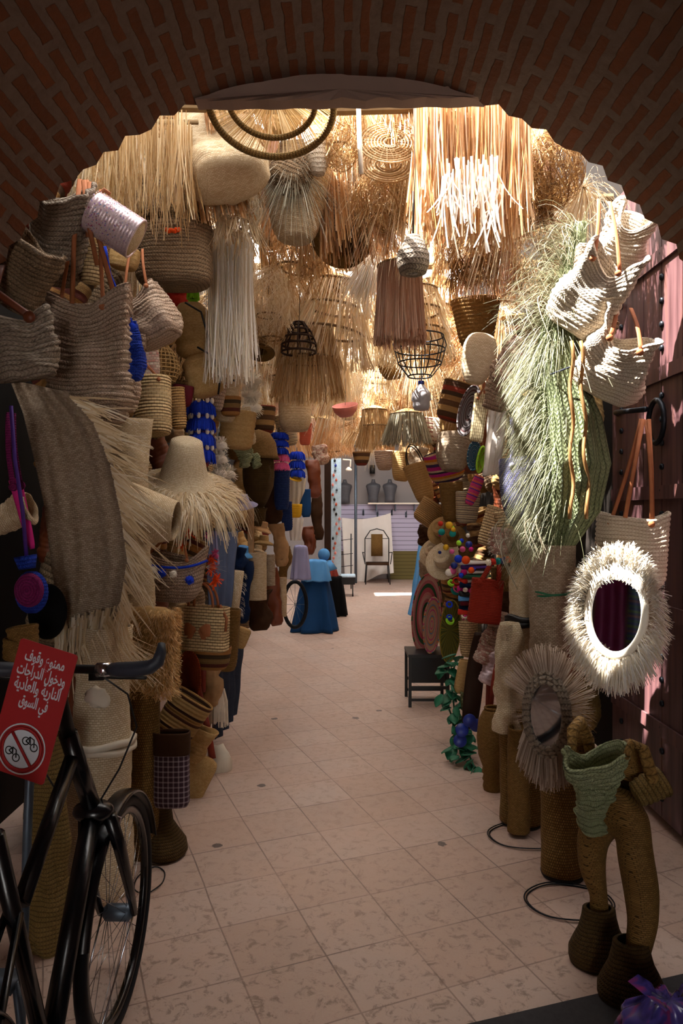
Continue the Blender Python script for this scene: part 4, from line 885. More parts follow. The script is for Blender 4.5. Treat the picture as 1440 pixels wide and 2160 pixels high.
    roll('mat_roll', P(262, 0, 3.35).x, 3.42, 0, P(0, 1655, 3.35).z, .04, 'short thin straw roll between the pale mat roll and brown column', 'straw', lump=.004)
    for i, (x, y) in enumerate(((-.83, 3.08),)):
        k = MB(); k.tube([(x+.06*cos(2*PI*j/30), y+.11*sin(2*PI*j/30), .006+.002*sin(j)) for j in range(30)], .003, 5, closed=True); solo('wire_ring', k, 'iron', 'thin wire ring on the floor beside the brown woven column', 'wire')
    # patterned bags low down
    bag('tote_bag', 362, 1628, 74, 142, 3.3, 'brown and white checked cloth tote with a brown top hung low on the left', 'bag', 'plaid', .5, 0, ridge=0, bw=1.02, rr=.12, flat=.9, n=3)
    k = MB(); w = 76*3.3/F
    mb = bagmesh(w*1.03, w*.53, .10, ridge=0, bw=1.0, rr=.02, flat=.98, n=3); o = solo('bag_flap', mb, 'brown_suede', 'dark brown suede flap over the checked cloth tote', 'flap'); o.location = P(362, 1566, 3.3)
    bag('tote_bag', 385, 1510, 92, 92, 3.9, 'zigzag striped woven straw bag above the checked tote', 'bag', 'b_zigzag', .5, 32, 0, 0, ridge=.003, bw=.9)
    bag('tote_bag', 410, 1568, 70, 76, 4.0, 'golden straw bag folded over, right of the dark suede flap', 'bag', 'straw', .6, 26, 0, 0, ridge=.003, lump=.01)
    bag('tote_bag', 412, 1640, 70, 96, 4.0, 'flat golden straw pouch leaning beside the checked tote', 'bag', 'straw', .4, 24, 0, 0, ridge=0, closed=True, n=4)
    coil_plate('round_tray', 398, 1432, 54, 122, 4.1, 'deep orange woven tray hanging behind the golden shaggy bag', 'tray', 'crochet_orange', 4, dep=.04)
    bag('basket_bag', 446, 1388, 82, 48, 4.2, 'low dark brown basket under the rattan handbag', 'basket', 'b_brownband', .6, 2, ridge=.003, rr=.4)
    k = sheet([P(452, 1370, 4.7), P(512, 1360, 5.2), P(500, 1500, 5.1), P(460, 1560, 4.7)], 24, 20, .02, .02, 4); solo('denim_cloth', k, 'denim', 'dark grey denim bags hanging in a row below the rattan handbag', 'cloth')
    tassels('white_tassel', 461, 1440, 1520, 40, 4.4, 1, 'white stringy tassel with a magenta knot low on the left side', 'pale_string', cord='magenta')
    k = MB(); blob(k, P(462, 1608, 4.4), .11, .7, .6, 1.0, lump=.3); solo('drawstring_pouch', k, 'cream_cloth', 'cream cloth drawstring pouch hanging lowest on the left side', 'pouch')
    k = MB(); k.tube([P(410, 1420, 4.15), P(438, 1540, 4.1), P(448, 1600, 4.1)], .02, 8, flat=.3); k.tube([P(430, 1380, 4.2), P(428, 1460, 4.2)], .016, 8, flat=.3); solo('leather_straps', k, 'leather_red', 'reddish leather straps hanging in front of the low straw bags', 'strap')
    bag('tan_purse', 442, 1440, 50, 100, 4.35, 'tan suede bag behind the reddish leather straps', 'bag', 'tan_suede', .5, 2, ridge=0, lump=.02)
    # woven boot
    o = T('woven_boot', 'brown woven palm animal foot standing on the floor under the checked tote', 'figure', (-.84, 3.36, 0)); k = MB()
    k.grid([[(cx+rx*cos(a), cy+ry*sin(a), z) for a in [2*PI*j/28 for j in range(28)]] for z, rx, ry, cx, cy in ((0, .085, .10, .02, -.03), (.02, .10, .115, .02, -.035), (.06, .098, .11, .015, -.03), (.10, .075, .085, 0, -.01), (.14, .055, .06, -.01, 0), (.22, .045, .05, -.01, 0), (.27, .05, .055, -.01, 0))], cap0=True, cap1=True)
    obj('foot', k, 'seagrass_dark', o)
    roll('woven_figure', -1.08, 2.62, 0, .78, .07, 'golden brown woven shape standing in the dark behind the sign post', 'seagrass', cat='roll', lump=.03)
left_near()
# ---------------------------------------------------------------- left side, further in
def left_far():
    B = bag
    B('tote_bag', 478, 842, 50, 96, 5.0, 'pale pleated straw bag with a black cord left of the cream pompoms', 'bag', 'palm', .6, 6, ridge=.003, hooks=[(470, 770), (486, 765)], hm='black', hw=.01)
    B('tote_bag', 486, 858, 44, 40, 4.9, 'small tan basket with brown lines under the pale pleated bag', 'basket', 'b_brownband', .7, 0, ridge=.002)
    B('tote_bag', 458, 836, 34, 60, 4.75, 'blush straw purse next to the upper blue tassel', 'bag', 'raffia', .6, 8, ridge=.002)
    B('basket_bag', 500, 908, 72, 80, 5.1, 'bulging golden straw basket hanging above the knotted rope', 'basket', 'straw', .7, 6, ridge=.006, pt=.04, bw=.95)
    B('basket_bag', 520, 900, 32, 78, 5.2, 'narrow cream straw bag against the bulging golden basket', 'bag', 'palm_pale', .6, -12, ridge=.003)
    B('basket_bag', 557, 886, 46, 56, 6.0, 'dark striped basket with red and olive bands above the blue tassel tiers', 'basket', 'b_redbrown', .9, 2, ridge=.002, bw=.9)
    B('tote_bag', 604, 908, 40, 66, 6.8, 'cream and black finely striped bag hanging beside the blue tassel tiers', 'bag', 'b_striped', .6, -12, ridge=.002, bw=.95)
    B('tote_bag', 644, 916, 26, 46, 8.0, 'rust red bag with one white band in the middle of the left row', 'bag', 'coral', .6, 4, ridge=.002)
    B('rope_hank', 512, 962, 26, 50, 5.3, 'pale knotted rope hank, nearer of two', 'rope', 'green_pale', .6, -14, ridge=.003, closed=True, lump=.02)
    B('rope_hank', 532, 966, 22, 48, 5.4, 'pale knotted rope hank turned outward, further of two', 'rope', 'green_pale', .6, -34, ridge=.003, closed=True, lump=.02)
    tassels('tassel_string', 588, 910, 958, 42, 6.2, 3, 'royal blue yarn tassel tiers over two pink ones', 'royal')
    tassels('tassel_string', 592, 956, 990, 38, 6.2, 2, 'two pink yarn tassel tiers under the blue ones', 'pink')
    tassels('tassel_string', 626, 950, 1006, 36, 7.4, 3, 'deep blue yarn tassels right of the pink tiers', 'royal')
    # woven face
    o = T('woven_mask', 'large brown woven head with a face, carved from palm weave, on the left wall', 'mask', P(545, 1000, 5.7), (0, 0, math.radians(38))); mb = MB(); rows = []
    for i in range(41):
        t = i/40; z = -.31+.62*t; row = []
        w = .125*math.sqrt(max(0.02, 1-((t-.52)/.5)**2))*(1 if t > .35 else .72+.8*t)
        for j in range(44):
            a = 2*PI*j/44; x, y = w*cos(a), w*1.05*sin(a)
            fr = max(0, -sin(a))**3; u = cos(a); f = 0
            f += .045*math.exp(-((z-.0)/.055)**2)*math.exp(-(u/.18)**2)              # nose
            f += .018*math.exp(-((z+.085)/.014)**2)*math.exp(-(u/.34)**2)+.018*math.exp(-((z+.118)/.014)**2)*math.exp(-(u/.3)**2)   # lips
            f -= .022*math.exp(-((z-.045)/.022)**2)*(math.exp(-((u-.42)/.16)**2)+math.exp(-((u+.42)/.16)**2))    # eye hollows
            f += .016*math.exp(-((z-.085)/.016)**2)*math.exp(-(u/.7)**2)+.02*math.exp(-((z+.18)/.03)**2)*math.exp(-(u/.3)**2)
            row.append((x, y-f*(1 if sin(a) < 0 else 0)*min(1, fr*1.6), z))
        rows.append(row)
    mb.grid(rows, cap0=True, cap1=True); obj('face', mb, 'seagrass_dark', o)
    k = MB(); k.lathe([(.001, .36), (.09, .33), (.14, .25), (.155, .15), (.17, .12), (.15, .12), (.13, .2), (.001, .3)], 32); obj('woven_hat', k, 'straw_brown', o)
    k = MB(); k.lathe([(.05, -.42), (.06, -.3), (.075, -.27)], 20); obj('neck', k, 'seagrass_dark', o)
    B('indigo_roll', 594, 1030, 34, 92, 6.4, 'tall indigo woven bucket bag below the pink tassels', 'bag', 'indigo_weave', .8, 0, ridge=.004)
    B('indigo_bag', 604, 1090, 30, 60, 6.6, 'navy woven bag hanging under the tall indigo bucket', 'bag', 'indigo_weave', .8, -8, ridge=.003, bw=.6)
    B('indigo_bag', 644, 1062, 26, 58, 8.2, 'bright indigo pouch right of the yellow cap', 'pouch', 'blue_cloth', .7, -4, ridge=0, rr=.5)
    hat('brimmed_hat', 620, 1006, 36, 7.4, 'yellow brimmed cap over pale cloth in the left row', m='yellow', pitch=20, roll=20)
    k = sheet([P(608, 1000, 7.6), P(646, 1002, 7.6), P(642, 1036, 7.6), P(612, 1110, 7.6)], 12, 12, .02, .02, 3); solo('cream_garment', k, 'cream_cloth', 'cream cloth hanging beneath the yellow cap', 'cloth')
    B('yellow_pouch', 622, 1078, 30, 28, 7.4, 'small yellow straw pouch above the white shirt', 'pouch', 'yellow', .8, 0, ridge=.003)
    k = sheet([P(606, 1090, 7.8), P(640, 1094, 7.8), P(634, 1140, 7.8), P(612, 1140, 7.8)], 12, 10, .03, .02, 3); solo('white_shirt', k, 'white_cloth', 'white shirt hanging just under the yellow straw pouch', 'shirt')
    drape('lilac_shirt', 634, 1150, 40, 8.0, 'pale lilac cloth heaped on the end of the blue draped stall', 'lilac_cloth', dr=.7, ztop=P(0, 1150, 8).z, zb=P(0, 1224, 8).z, fold=.015)
    for i, (cx, cy, wp, m, lb) in enumerate(((512, 1062, 62, 'lilac_cloth', 'grey lilac cloth sun hat beyond the fringed straw hat'), (512, 1165, 48, 'sky_cloth', 'light blue flat hat below the grey lilac hat'), (552, 1112, 46, 'tan_suede', 'tan felt hat, upper of the stack below the woven head'), (556, 1142, 44, 'straw', 'brown straw hat, lower of the stack below the woven head'), (544, 1160, 34, 'palm', 'pale straw cap at the foot of the hat stack'))):
        hat('sun_hat', cx, cy, wp, 5.4+i*.15, lb, m=m, pitch=12, roll=(-10, 0, 8, -6, 4)[i], yaw=i*40, brimdrop=.25)
    k = MB(); k.box(P(529, 1115, 5.6), (.045, .05, .42)); solo('wooden_post', k, 'tan_suede', 'pale wooden post standing behind the light blue flat hat', 'post', smooth=False)
    roll('woven_cylinder', P(542, 0, 5.6).x, 5.6, P(0, 1265, 5.6).z, P(0, 1165, 5.6).z, .07, 'pale ribbed woven cylinder basket below the hat stack', 'palm', cat='basket', lump=.003)
    roll('woven_cylinder', P(568, 0, 5.9).x, 5.95, P(0, 1235, 5.95).z, P(0, 1170, 5.95).z, .04, 'slimmer ribbed woven cylinder right beside the pale one', 'palm_grey', cat='basket', lump=.003)
    roll('woven_cylinder', P(597, 0, 6.6).x, 6.6, P(0, 1300, 6.6).z, P(0, 1218, 6.6).z, .03, 'thin twisted cream column leaning left of the dark bicycle wheel', 'palm', cat='roll', lump=.006)
    for i, (cx, cy, wp, hp, Y, m, lb) in enumerate(((545, 1290, 52, 80, 5.8, 'brown_suede', 'dark brown leather bag low in the left row below the pale cylinder'), (510, 1250, 38, 130, 5.3, 'navy_cloth', 'navy bag hanging low beside the cream frayed bag'), (575, 1260, 32, 120, 6.5, 'leather_dark', 'dark leather satchel hanging low in the left row'), (590, 1150, 30, 90, 6.6, 'tan_suede', 'tan suede satchel in the shadow of the left row'), (652, 1140, 26, 60, 8.6, 'leather_dark', 'brown leather bag hanging right of the white shirt'), (575, 1060, 40, 90, 6.5, 'brown_suede', 'dark brown bag right behind the woven head'), (662, 1010, 30, 80, 9.3, 'leather_dark', 'dark brown bag hanging near the end of the left row'), (500, 1185, 34, 60, 5.2, 'navy_cloth', 'navy cloth bag under the light blue flat hat'), (670, 1090, 22, 100, 10, 'brown_suede', 'slim dark bag near the timber post'), (676, 960, 34, 40, 9.8, 'floral', 'reddish patterned bag beside the timber post'), (598, 1190, 26, 80, 6.9, 'straw_brown', 'brown woven bag left of the lilac cloth heap'))):
        B('hanging_bag', cx, cy, wp, hp, Y, lb, 'bag', m, .7, R.uniform(-10, 10), ridge=0, lump=.02, seed=i)
    drape('draped_stall', 664, 1195, 86, 9.6, 'stall table draped to the floor in deep blue cloth', 'blue_cloth', 'stall', dr=1.0, ztop=P(0, 1212, 9.6).z, fold=.06, kf=7, top=.62)
    drape('stall_cover', 668, 1190, 58, 9.5, 'light blue cloth spread over the top of the blue draped stall', 'sky_cloth', dr=.9, ztop=P(0, 1180, 9.5).z, zb=P(0, 1226, 9.5).z, fold=.02)
    drape('draped_stall', 705, 1215, 46, 11.0, 'stall draped to the floor in black cloth behind the blue one', 'black_cloth', 'stall', dr=1.0, ztop=P(0, 1214, 11).z, fold=.05, top=.7)
    drape('brown_bundle', 690, 1190, 44, 10.6, 'reddish brown leather bundle lying over the stalls', 'leather_red', 'bundle', dr=.7, ztop=P(0, 1188, 10.6).z, zb=P(0, 1216, 10.6).z, fold=.02)
    k = MB(); blob(k, P(683, 1170, 10), .085, 1, 1, 1.05, 18, 12); k.tube([P(683, 1185, 10), P(688, 1205, 10)], [.1, .16], 14); solo('blue_headscarf', k, 'sky_cloth', 'light blue rounded cloth bundle resting above the stalls', 'bundle')
    o = T('parked_wheel', 'dark spare wheel leaning against the blue draped stall', 'wheel', P(622, 1275, 8.2)); r = 48*8.2/F
    k = MB(); k.tube([(r*.5*cos(2*PI*i/40), -.2*sin(PI*0), r*sin(2*PI*i/40)) for i in range(40)], .022, 8, closed=True); obj('tyre', k, 'rubber', o)
    k = MB()
    for i in range(12): k.tube([(0, 0, 0), (r*.5*cos(2*PI*i/12), 0, r*sin(2*PI*i/12))], .002, 4)
    obj('spokes', k, 'steel_grey', o)
left_far()

# ---------------------------------------------------------------- right side, near
def right_near():
    B = bag
    B('raffia_bag', 1247, 622, 108, 165, 3.2, 'sunlit thick cream raffia bag with a pinched opening, upper middle on the right', 'bag', 'raffia_white', .75, 40, 34, -18, hooks=[(1262, 420), (1285, 425)], bw=1.45, bd=1.0, ridge=.007, pt=.024, fold=.022, kf=3, dip=.10, rr=.32, lump=.012, seed=21, hm='leather', hw=.018, pinch=.35)
    B('raffia_bag', 1318, 505, 88, 110, 3.32, 'sunlit cream raffia bag tucked highest under the right end of the arch', 'bag', 'raffia_white', .7, 22, 38, -14, bw=1.15, ridge=.009, pt=.024, fold=.02, kf=2, dip=.09, rr=.3, lump=.012, seed=22)
    B('raffia_bag', 1296, 770, 118, 140, 3.2, 'sunlit cream raffia bag with leather loop, lowest of the right cluster', 'bag', 'raffia_white', .75, 32, 36, -16, hooks=[(1300, 640), (1330, 650)], bw=1.4, bd=1.0, ridge=.007, pt=.024, fold=.022, kf=3, dip=.10, rr=.3, lump=.012, seed=23, hw=.02, pinch=.35)
    B('raffia_bag', 1258, 712, 70, 130, 3.42, 'shaded brown raffia bag behind the two larger sunlit bags', 'bag', 'raffia_dark', .7, 8, 0, 0, ridge=.007, fold=.015, lump=.01, seed=24)
    B('raffia_bag', 1232, 560, 44, 80, 3.3, 'slim raffia bag behind the leather straps next to the green frayed bundle', 'bag', 'raffia_grey', .7, 10, ridge=.005, seed=25)
    # bag behind the mirror
    B('raffia_tote', 1328, 1165, 140, 155, 3.36, 'white ribbed raffia tote hanging behind the oval mirror on tan straps', 'bag', 'raffia_white', .35, 2, 3, -22, hooks=[(1352, 884), (1362, 886)], bw=1.0, ridge=.006, pt=.022, dip=.03, fold=.01, kf=3, seed=26, hw=.02)
    k = MB(); k.tube([P(1368, 884, 3.34), P(1374, 990, 3.32), P(1376, 1094, 3.28)], .010, 6, flat=.3); k.tube([P(1356, 884, 3.34), P(1338, 980, 3.3), P(1318, 1092, 3.24)], .011, 6, flat=.3); solo('leather_straps', k, 'leather', 'tan leather straps fanning down from a nail to the white ribbed tote', 'strap')
    o = T('oval_mirror', 'oval mirror with a white frame inside a shaggy cream raffia surround', 'mirror', P(1300, 1292, 3.16), (math.radians(-4), math.radians(3), math.radians(-34)))
    sc = 3.16/F; rx, rz = 54*sc*1.15, 96*sc; mb = MB()
    mb.lathe([(.001, .01), (1, .01), (1.0, 0), (.001, 0)], 48); mb.xf(Matrix.Diagonal((rx*.84, 1, rz*.86, 1)) @ Matrix.Rotation(PI/2, 4, 'X')); obj('mirror_glass', mb, 'mirror', o, False)
    k = MB(); k.tube([(rx*.92*cos(2*PI*i/56), -.012, rz*.93*sin(2*PI*i/56)) for i in range(56)], .017, 12, closed=True, flat=.6); obj('frame', k, 'bone', o)
    k = MB(); k.lathe([(.001, -.004), (1.15, -.02), (1.15, -.035), (.001, -.03)], 40); k.xf(Matrix.Diagonal((rx, 1, rz, 1)) @ Matrix.Rotation(PI/2, 4, 'X')); obj('backing', k, 'palm', o)
    k = MB()
    for i in range(3600):
        a = R.uniform(0, 2*PI); s0 = R.uniform(1.0, 1.3); l = R.uniform(.05, .088)*(1.15 if sin(a) < 0 else 1); da = R.gauss(0, .25); d = Vector((cos(a+da)*.8, 0, sin(a+da)))
        p = Vector((rx*s0*cos(a), R.uniform(-.03, .01), rz*s0*sin(a)))
        up = .03 if sin(a) > .2 else .012
        k.strand([p, p+d*l*.5+Vector((0, -up*R.uniform(.4, 1.6), 0)), p+d*l+Vector((0, -up*R.uniform(0, 1.2), -.02))], R.uniform(.003, .006), ph=R.choice([0, .6, -.6]), taper=.6)
    for i in range(500):
        x = R.uniform(-1, 1)*rx*.8; p = Vector((x, -.012, rz*1.12*math.sqrt(1-(x/rx)**2*.7))); l = R.uniform(.04, .085); k.strand([p, p+Vector((0, -.03, -l*.2)), p+Vector((R.gauss(0, .006), -.034, -l*.7)), p+Vector((R.gauss(0, .01), -.026, -l))], .005, ph=0, taper=.7)
    obj('raffia_surround', k, 'fib_white', o)
    # frayed green palm bundle
    o = T('palm_bundle', 'tall green braided palm bundle with wild frayed strands hanging on the right', 'bundle', P(1185, 800, 3.35))
    path = [(1225, 470, 3.45), (1205, 560, 3.42), (1180, 680, 3.38), (1172, 780, 3.36), (1195, 880, 3.32), (1205, 980, 3.3), (1198, 1080, 3.3), (1180, 1150, 3.3)]; rad = [.03, .05, .08, .11, .14, .155, .13, .07]
    k = MB(); rows = []
    for i in range(50):
        t = i/49*(len(path)-1); a = min(int(t), len(path)-2); f = t-a; f = f*f*(3-2*f); p = P(*path[a]).lerp(P(*path[a+1]), f); r = rad[a]+(rad[a+1]-rad[a])*f
        rows.append([p+Vector((cos(q)*r*(1+.10*sin(7*q+i*.12)+.05*sin(13*q)), sin(q)*r*.8*(1+.10*sin(7*q+i*.12)), 0)) for q in [2*PI*j/72 for j in range(72)]])
    k.grid(rows, cap0=True, cap1=True); obj('braided_body', k, 'green_palm', o, world=True)
    k = MB(); gp = MB()
    for i in range(3600):
        t = R.uniform(0, 1)**.8*(len(path)-1); a = min(int(t), len(path)-2); f = t-a; p = P(*path[a]).lerp(P(*path[a+1]), f); r = rad[a]+(rad[a+1]-rad[a])*f
        q = R.gauss(PI*1.12, .8) if t < 2.6 else R.gauss(PI*1.0, .42); d = Vector((cos(q), sin(q)*.8, 0)); p = p+d*r*.9
        up = R.uniform(.1, 1.1) if t < 2.2 else R.uniform(-.2, .35); l = R.uniform(.07, .20)*(1.45 if t < 2.4 else 1); s = R.uniform(-.3, .3)
        pts = [p+Vector((d.x*l*u+s*l*u*u*.4, d.y*l*u, up*l*u-l*(1.0 if t > 2.2 else .8)*u*u)) for u in (0, .2, .4, .6, .8, 1)]
        k.strand(pts, R.uniform(.0018, .0042), taper=.3)
    for i in range(46):
        t = R.choice([.3, .8, 1.5, 2.0, 6.6, 6.9, 6.3])+R.uniform(-.3, .3); t = max(0, min(t, 6.99)); a = int(t); f = t-a; p = P(*path[a]).lerp(P(*path[a+1]), f); q = R.gauss(PI*1.1, .4); d = Vector((cos(q), sin(q), 0)); p += d*rad[a]*.8; l = R.uniform(.12, .24); n = 12
        gp.strand([p+Vector((d.x*l*(sin(u*2.4)), d.y*l*u, l*.5*sin(u*2.2)-l*1.3*u*u)) for u in [j/n for j in range(n+1)]], R.uniform(.004, .007), ph=R.uniform(-.4, .4), taper=.5)
    obj('frayed_strands', k, 'fib_green', o, world=True); obj('loose_fronds', gp, 'fib_grey', o, world=True)
    k = MB(); k.tube([P(1160, 790, 3.24), P(1200, 775, 3.2), P(1235, 768, 3.26)], .004, 6); obj('tie_cord', k, 'denim', o, world=True)
    for j, (dx, s) in enumerate(((0, 1), (32, 1))):
        k = MB(); pts = [P(1205+dx*.6+4*sin(i*.8)+dx*.5*(i/22), 720+i*17, 3.3-.13-.012*sin(i)) for i in range(23)]; k.tube(pts, .009, 6)
        obj('braided_cord', k, 'fib_brown', o, world=True)
    # sunburst mirror
    o = T('sunburst_mirror', 'small oval mirror in a braided frame with radiating brown palm stalks', 'mirror', P(1152, 1508, 3.0), (math.radians(2), math.radians(2), math.radians(-38)))
    sc = 3.0/F; rx, rz = 44*sc, 78*sc
    k = MB(); k.lathe([(.001, .006), (1, .006), (1, 0), (.001, 0)], 40); k.xf(Matrix.Diagonal((rx*.85, 1, rz*.88, 1)) @ Matrix.Rotation(PI/2, 4, 'X')); obj('mirror_glass', k, 'mirror', o, False)
    k = MB()
    for j, q in enumerate((.9, 1.02, 1.14)): k.tube([(rx*q*cos(2*PI*i/48), -.012+.006*j+.003*sin(i*2.4), rz*(q+.0)*sin(2*PI*i/48)) for i in range(48)], .010, 6, closed=True)
    obj('braided_frame', k, 'raffia_grey', o); k = MB()
    for i in range(900):
        a = R.uniform(0, 2*PI); s = sin(a); l = (.12 if s > .3 else .1 if s > -.35 else .15)*R.uniform(.75, 1.15)
        if abs(s) < .3 and cos(a) < 0: l *= .6
        da = R.gauss(0, .06); p = Vector((rx*1.05*cos(a), R.uniform(-.005, .03), rz*1.05*s)); d = Vector((cos(a+da), R.uniform(-.25, .15), sin(a+da)*1.2)).normalized()
        if s < -.3: d = Vector((d.x*.35, d.y*.5, -1)).normalized()
        k.strand([p, p+d*l*.5, p+d*l], R.uniform(.003, .006), ph=R.uniform(-.5, .5), taper=.8)
    obj('radiating_stalks', k, 'fib_taupe', o)
    k = MB(); tuft(k, (0, 0, 0), 320, .16, .45, (.75, -.1, -.35), .2, .005); o2 = solo('palm_broom', k, 'fib_brown', 'dark palm fibre broom head fanning out right of the sunburst mirror', 'broom'); o2.location = P(1205, 1500, 3.12)
    # rolls
    roll('mat_roll', P(1098, 0, 3.75).x, 3.8, .5, P(0, 1110, 3.8).z, .085, 'long pale woven mat roll leaning behind the sunburst mirror with a black tie', 'palm', lean=(.06, .0), tie=[(P(0, 1308, 3.8).z, 'black', .018)], lump=.02, top=.8)
    roll('mat_roll', P(1160, 0, 3.5).x-.02, 3.55, .5, P(0, 1130, 3.55).z, .095, 'pale woven mat roll with a thin green cord, under the green palm bundle', 'palm_grey', lean=(.06, .0), tie=[(P(0, 1250, 3.55).z, 'green_leaf', .005)], lump=.02)
    roll('woven_sheet', P(1078, 0, 3.6).x, 3.62, P(0, 1545, 3.6).z, P(0, 1316, 3.6).z, .072, 'cream woven palm sheet wrapped in a cone, hanging by the wicker vase', 'palm_pale', cat='mat', lump=.03, top=.75)
    roll('mat_roll', P(1104, 0, 3.62).x, 3.66, 0.02, P(0, 1490, 3.62).z, .105, 'stout brown woven roll standing on a dark base, third from the right', 'reed_brown', lump=.006, wob=.002)
    roll('mat_roll', P(1075, 0, 3.62).x+.02, 3.52, 0.02, P(0, 1530, 3.55).z, .05, 'thin brown woven roll standing against the stout one', 'straw_brown', lump=.006, wob=.002)
    roll('mat_roll', P(1192, 0, 3.1).x, 3.14, 0.02, P(0, 1560, 3.1).z, .09, 'brown woven roll standing under the sunburst mirror stalks', 'reed_brown', lump=.006, wob=.002)
    for x, y, r, lb in ((.90, 3.52, .17, 'thin wire ring on the floor round the stout brown roll'), (.93, 2.93, .17, 'thin double wire ring on the floor in front of the nearest brown roll')):
        k = MB()
        for q in (0, .01): k.tube([(x+(r+q)*cos(2*PI*j/40), y+(r+q)*.8*sin(2*PI*j/40)-.02, .006+q*.4+.002*sin(j*.7)) for j in range(40)], .003, 5, closed=True)
        solo('wire_ring', k, 'iron', lb, 'wire')
    k = MB(); k.lathe([(.001, 0), (.10, 0), (.105, .012), (.09, .022), (.001, .022)], 30, c=(P(1104, 0, 3.62).x, 3.66, 0)); solo('plant_saucer', k, 'black', 'dark round base under the stout brown roll', 'base')
    k = MB(); k.lathe([(.001, 0), (.09, 0), (.095, .012), (.08, .022), (.001, .022)], 30, c=(P(1192, 0, 3.1).x, 3.14, 0)); solo('plant_saucer', k, 'black', 'dark round base under the roll by the sunburst mirror', 'base')
    # wicker vase
    o = T('wicker_vase', 'tall brown wicker vase with narrow foot standing beside the green garland', 'vase', (P(1040, 0, 4.1).x, 4.1, 0)); k = MB()
    k.lathe([(.001, 0), (.055, 0), (.06, .02), (.055, .05), (.062, .06), (.056, .09), (.065, .10), (.06, .13), (.085, .2), (.095, .3), (.085, .40), (.06, .45), (.045, .47), (.04, .46), (.05, .4), (.001, .2)], 36); obj('body', k, 'straw_brown', o)
    k = MB(); ringtube(k, .046, .47, .008); obj('rim', k, 'straw_brown', o)
    # woven animal
    o = T('woven_animal', 'long legged brown woven palm animal figure standing at the bottom right', 'figure', (.97, 2.4, 0))
    def skin(name, chains, m):
        vs, es, rs = [], [], []
        for ch in chains:
            b = None
            for (p, r) in ch:
                if isinstance(p, int): b = p; continue
                vs.append(p); rs.append(r)
                if b is not None: es.append((b, len(vs)-1))
                b = len(vs)-1
        me = bpy.data.meshes.new(name); me.from_pydata(vs, es, []); ob = bpy.data.objects.new(name, me); C.objects.link(ob)
        md = ob.modifiers.new('s', 'SKIN'); 
        for i, r in enumerate(rs): me.skin_vertices[0].data[i].radius = r if isinstance(r, tuple) else (r, r)
        me.skin_vertices[0].data[0].use_root = True
        ss = ob.modifiers.new('u', 'SUBSURF'); ss.levels = ss.render_levels = 3
        dg = bpy.context.evaluated_depsgraph_get(); dg.update(); m2 = bpy.data.meshes.new_from_object(ob.evaluated_get(dg)); bpy.data.objects.remove(ob)
        uv = m2.uv_layers.get('UVMap') or m2.uv_layers.new(name='UVMap')
        for l in m2.loops:
            c = m2.vertices[l.vertex_index].co; uv.data[l.index].uv = (c.x+c.y, c.z)
        m2.materials.clear(); m2.materials.append(MT[m]); m2.polygons.foreach_set('use_smooth', [True]*len(m2.polygons)); return m2
    G = lambda px, py, Y: tuple(P(px, py, Y)-Vector((.97, 2.4, 0)))
    if True:
        c1 = [(G(1296, 1700, 2.5), .08), (G(1246, 1770, 2.56), .06), (G(1248, 1830, 2.56), .05), (G(1262, 1885, 2.55), .032), (G(1264, 1930, 2.54), .036), (G(1266, 1980, 2.54), .04)]
        c2 = [(0, 0), (G(1336, 1740, 2.42), .062), (G(1336, 1790, 2.40), .062), (G(1352, 1870, 2.38), .062), (G(1356, 1950, 2.36), .05), (G(1344, 2005, 2.34), .042), (G(1334, 2060, 2.335), .04)]
        c3 = [(0, 0), (G(1336, 1640, 2.46), .042), (G(1332, 1590, 2.46), .03), (G(1322, 1568, 2.42), .028)]
        c5 = [(0, 0), (G(1235, 1620, 2.62), .035), (G(1228, 1560, 2.64), .034), (G(1212, 1522, 2.6), .02)]
        for hx, hy, r in ((.915, 2.53, .098), (.95, 2.335, .10)):
            kk = MB(); kk.lathe([(.001, .0), (r*.94, .0), (r, .02), (r, .05), (r*.85, .085), (r*.68, .12), (r*.58, .16), (r*.54, .19), (r*.4, .195)], 30, sx=1.08, sy=.85, c=(hx-.97, hy-2.4, 0)); obj('foot', kk, 'seagrass_dark', o)
        me = skin('body', [c1, c2, c3, c5], 'straw_brown')
        q = bpy.data.objects.new('body', me); C.objects.link(q); q.parent = o; KIDS[o.name].append(q)
    B('woven_cup', 1368, 1662, 62, 70, 2.38, 'small brown woven cup hung at the side of the woven animal', 'cup', 'seagrass', .9, 62, 0, -20, ridge=.005, bw=.8, n=2)
    k = MB(); k.tube([P(1318, 1600, 2.36), P(1332, 1566, 2.36), P(1356, 1580, 2.36), P(1372, 1630, 2.36), P(1380, 1660, 2.36)], [.012, .016, .02, .022, .02], 8); solo('rope_loop', k, 'rope_gold', 'thick golden rope handle arching over the woven animal', 'handle')
    B('green_bag', 1254, 1676, 118, 190, 2.44, 'pale green shaggy palm bag hung over the back of the woven animal', 'bag', 'green_pale', .5, -6, 16, -12, bw=.42, bd=.5, ridge=.009, pt=.03, fold=.012, kf=2, dip=.05, lump=.02, seed=31, rr=.2, n=2.2)
    k = MB(); k.tube([P(1205, 1600, 2.5), P(1207, 1540, 2.55), P(1222, 1522, 2.6), P(1240, 1560, 2.6), P(1248, 1610, 2.55)], [.014, .02, .024, .022, .016], 10); solo('rope_loop', k, 'rope_gold', 'golden woven loop rising above the pale green bag', 'handle')
    # purple plastic bag
    o = T('plastic_bag', 'crumpled purple and magenta plastic bag on the ground at the bottom right corner', 'bag', (.95, 2.06, 0)); k = MB(); rows = []
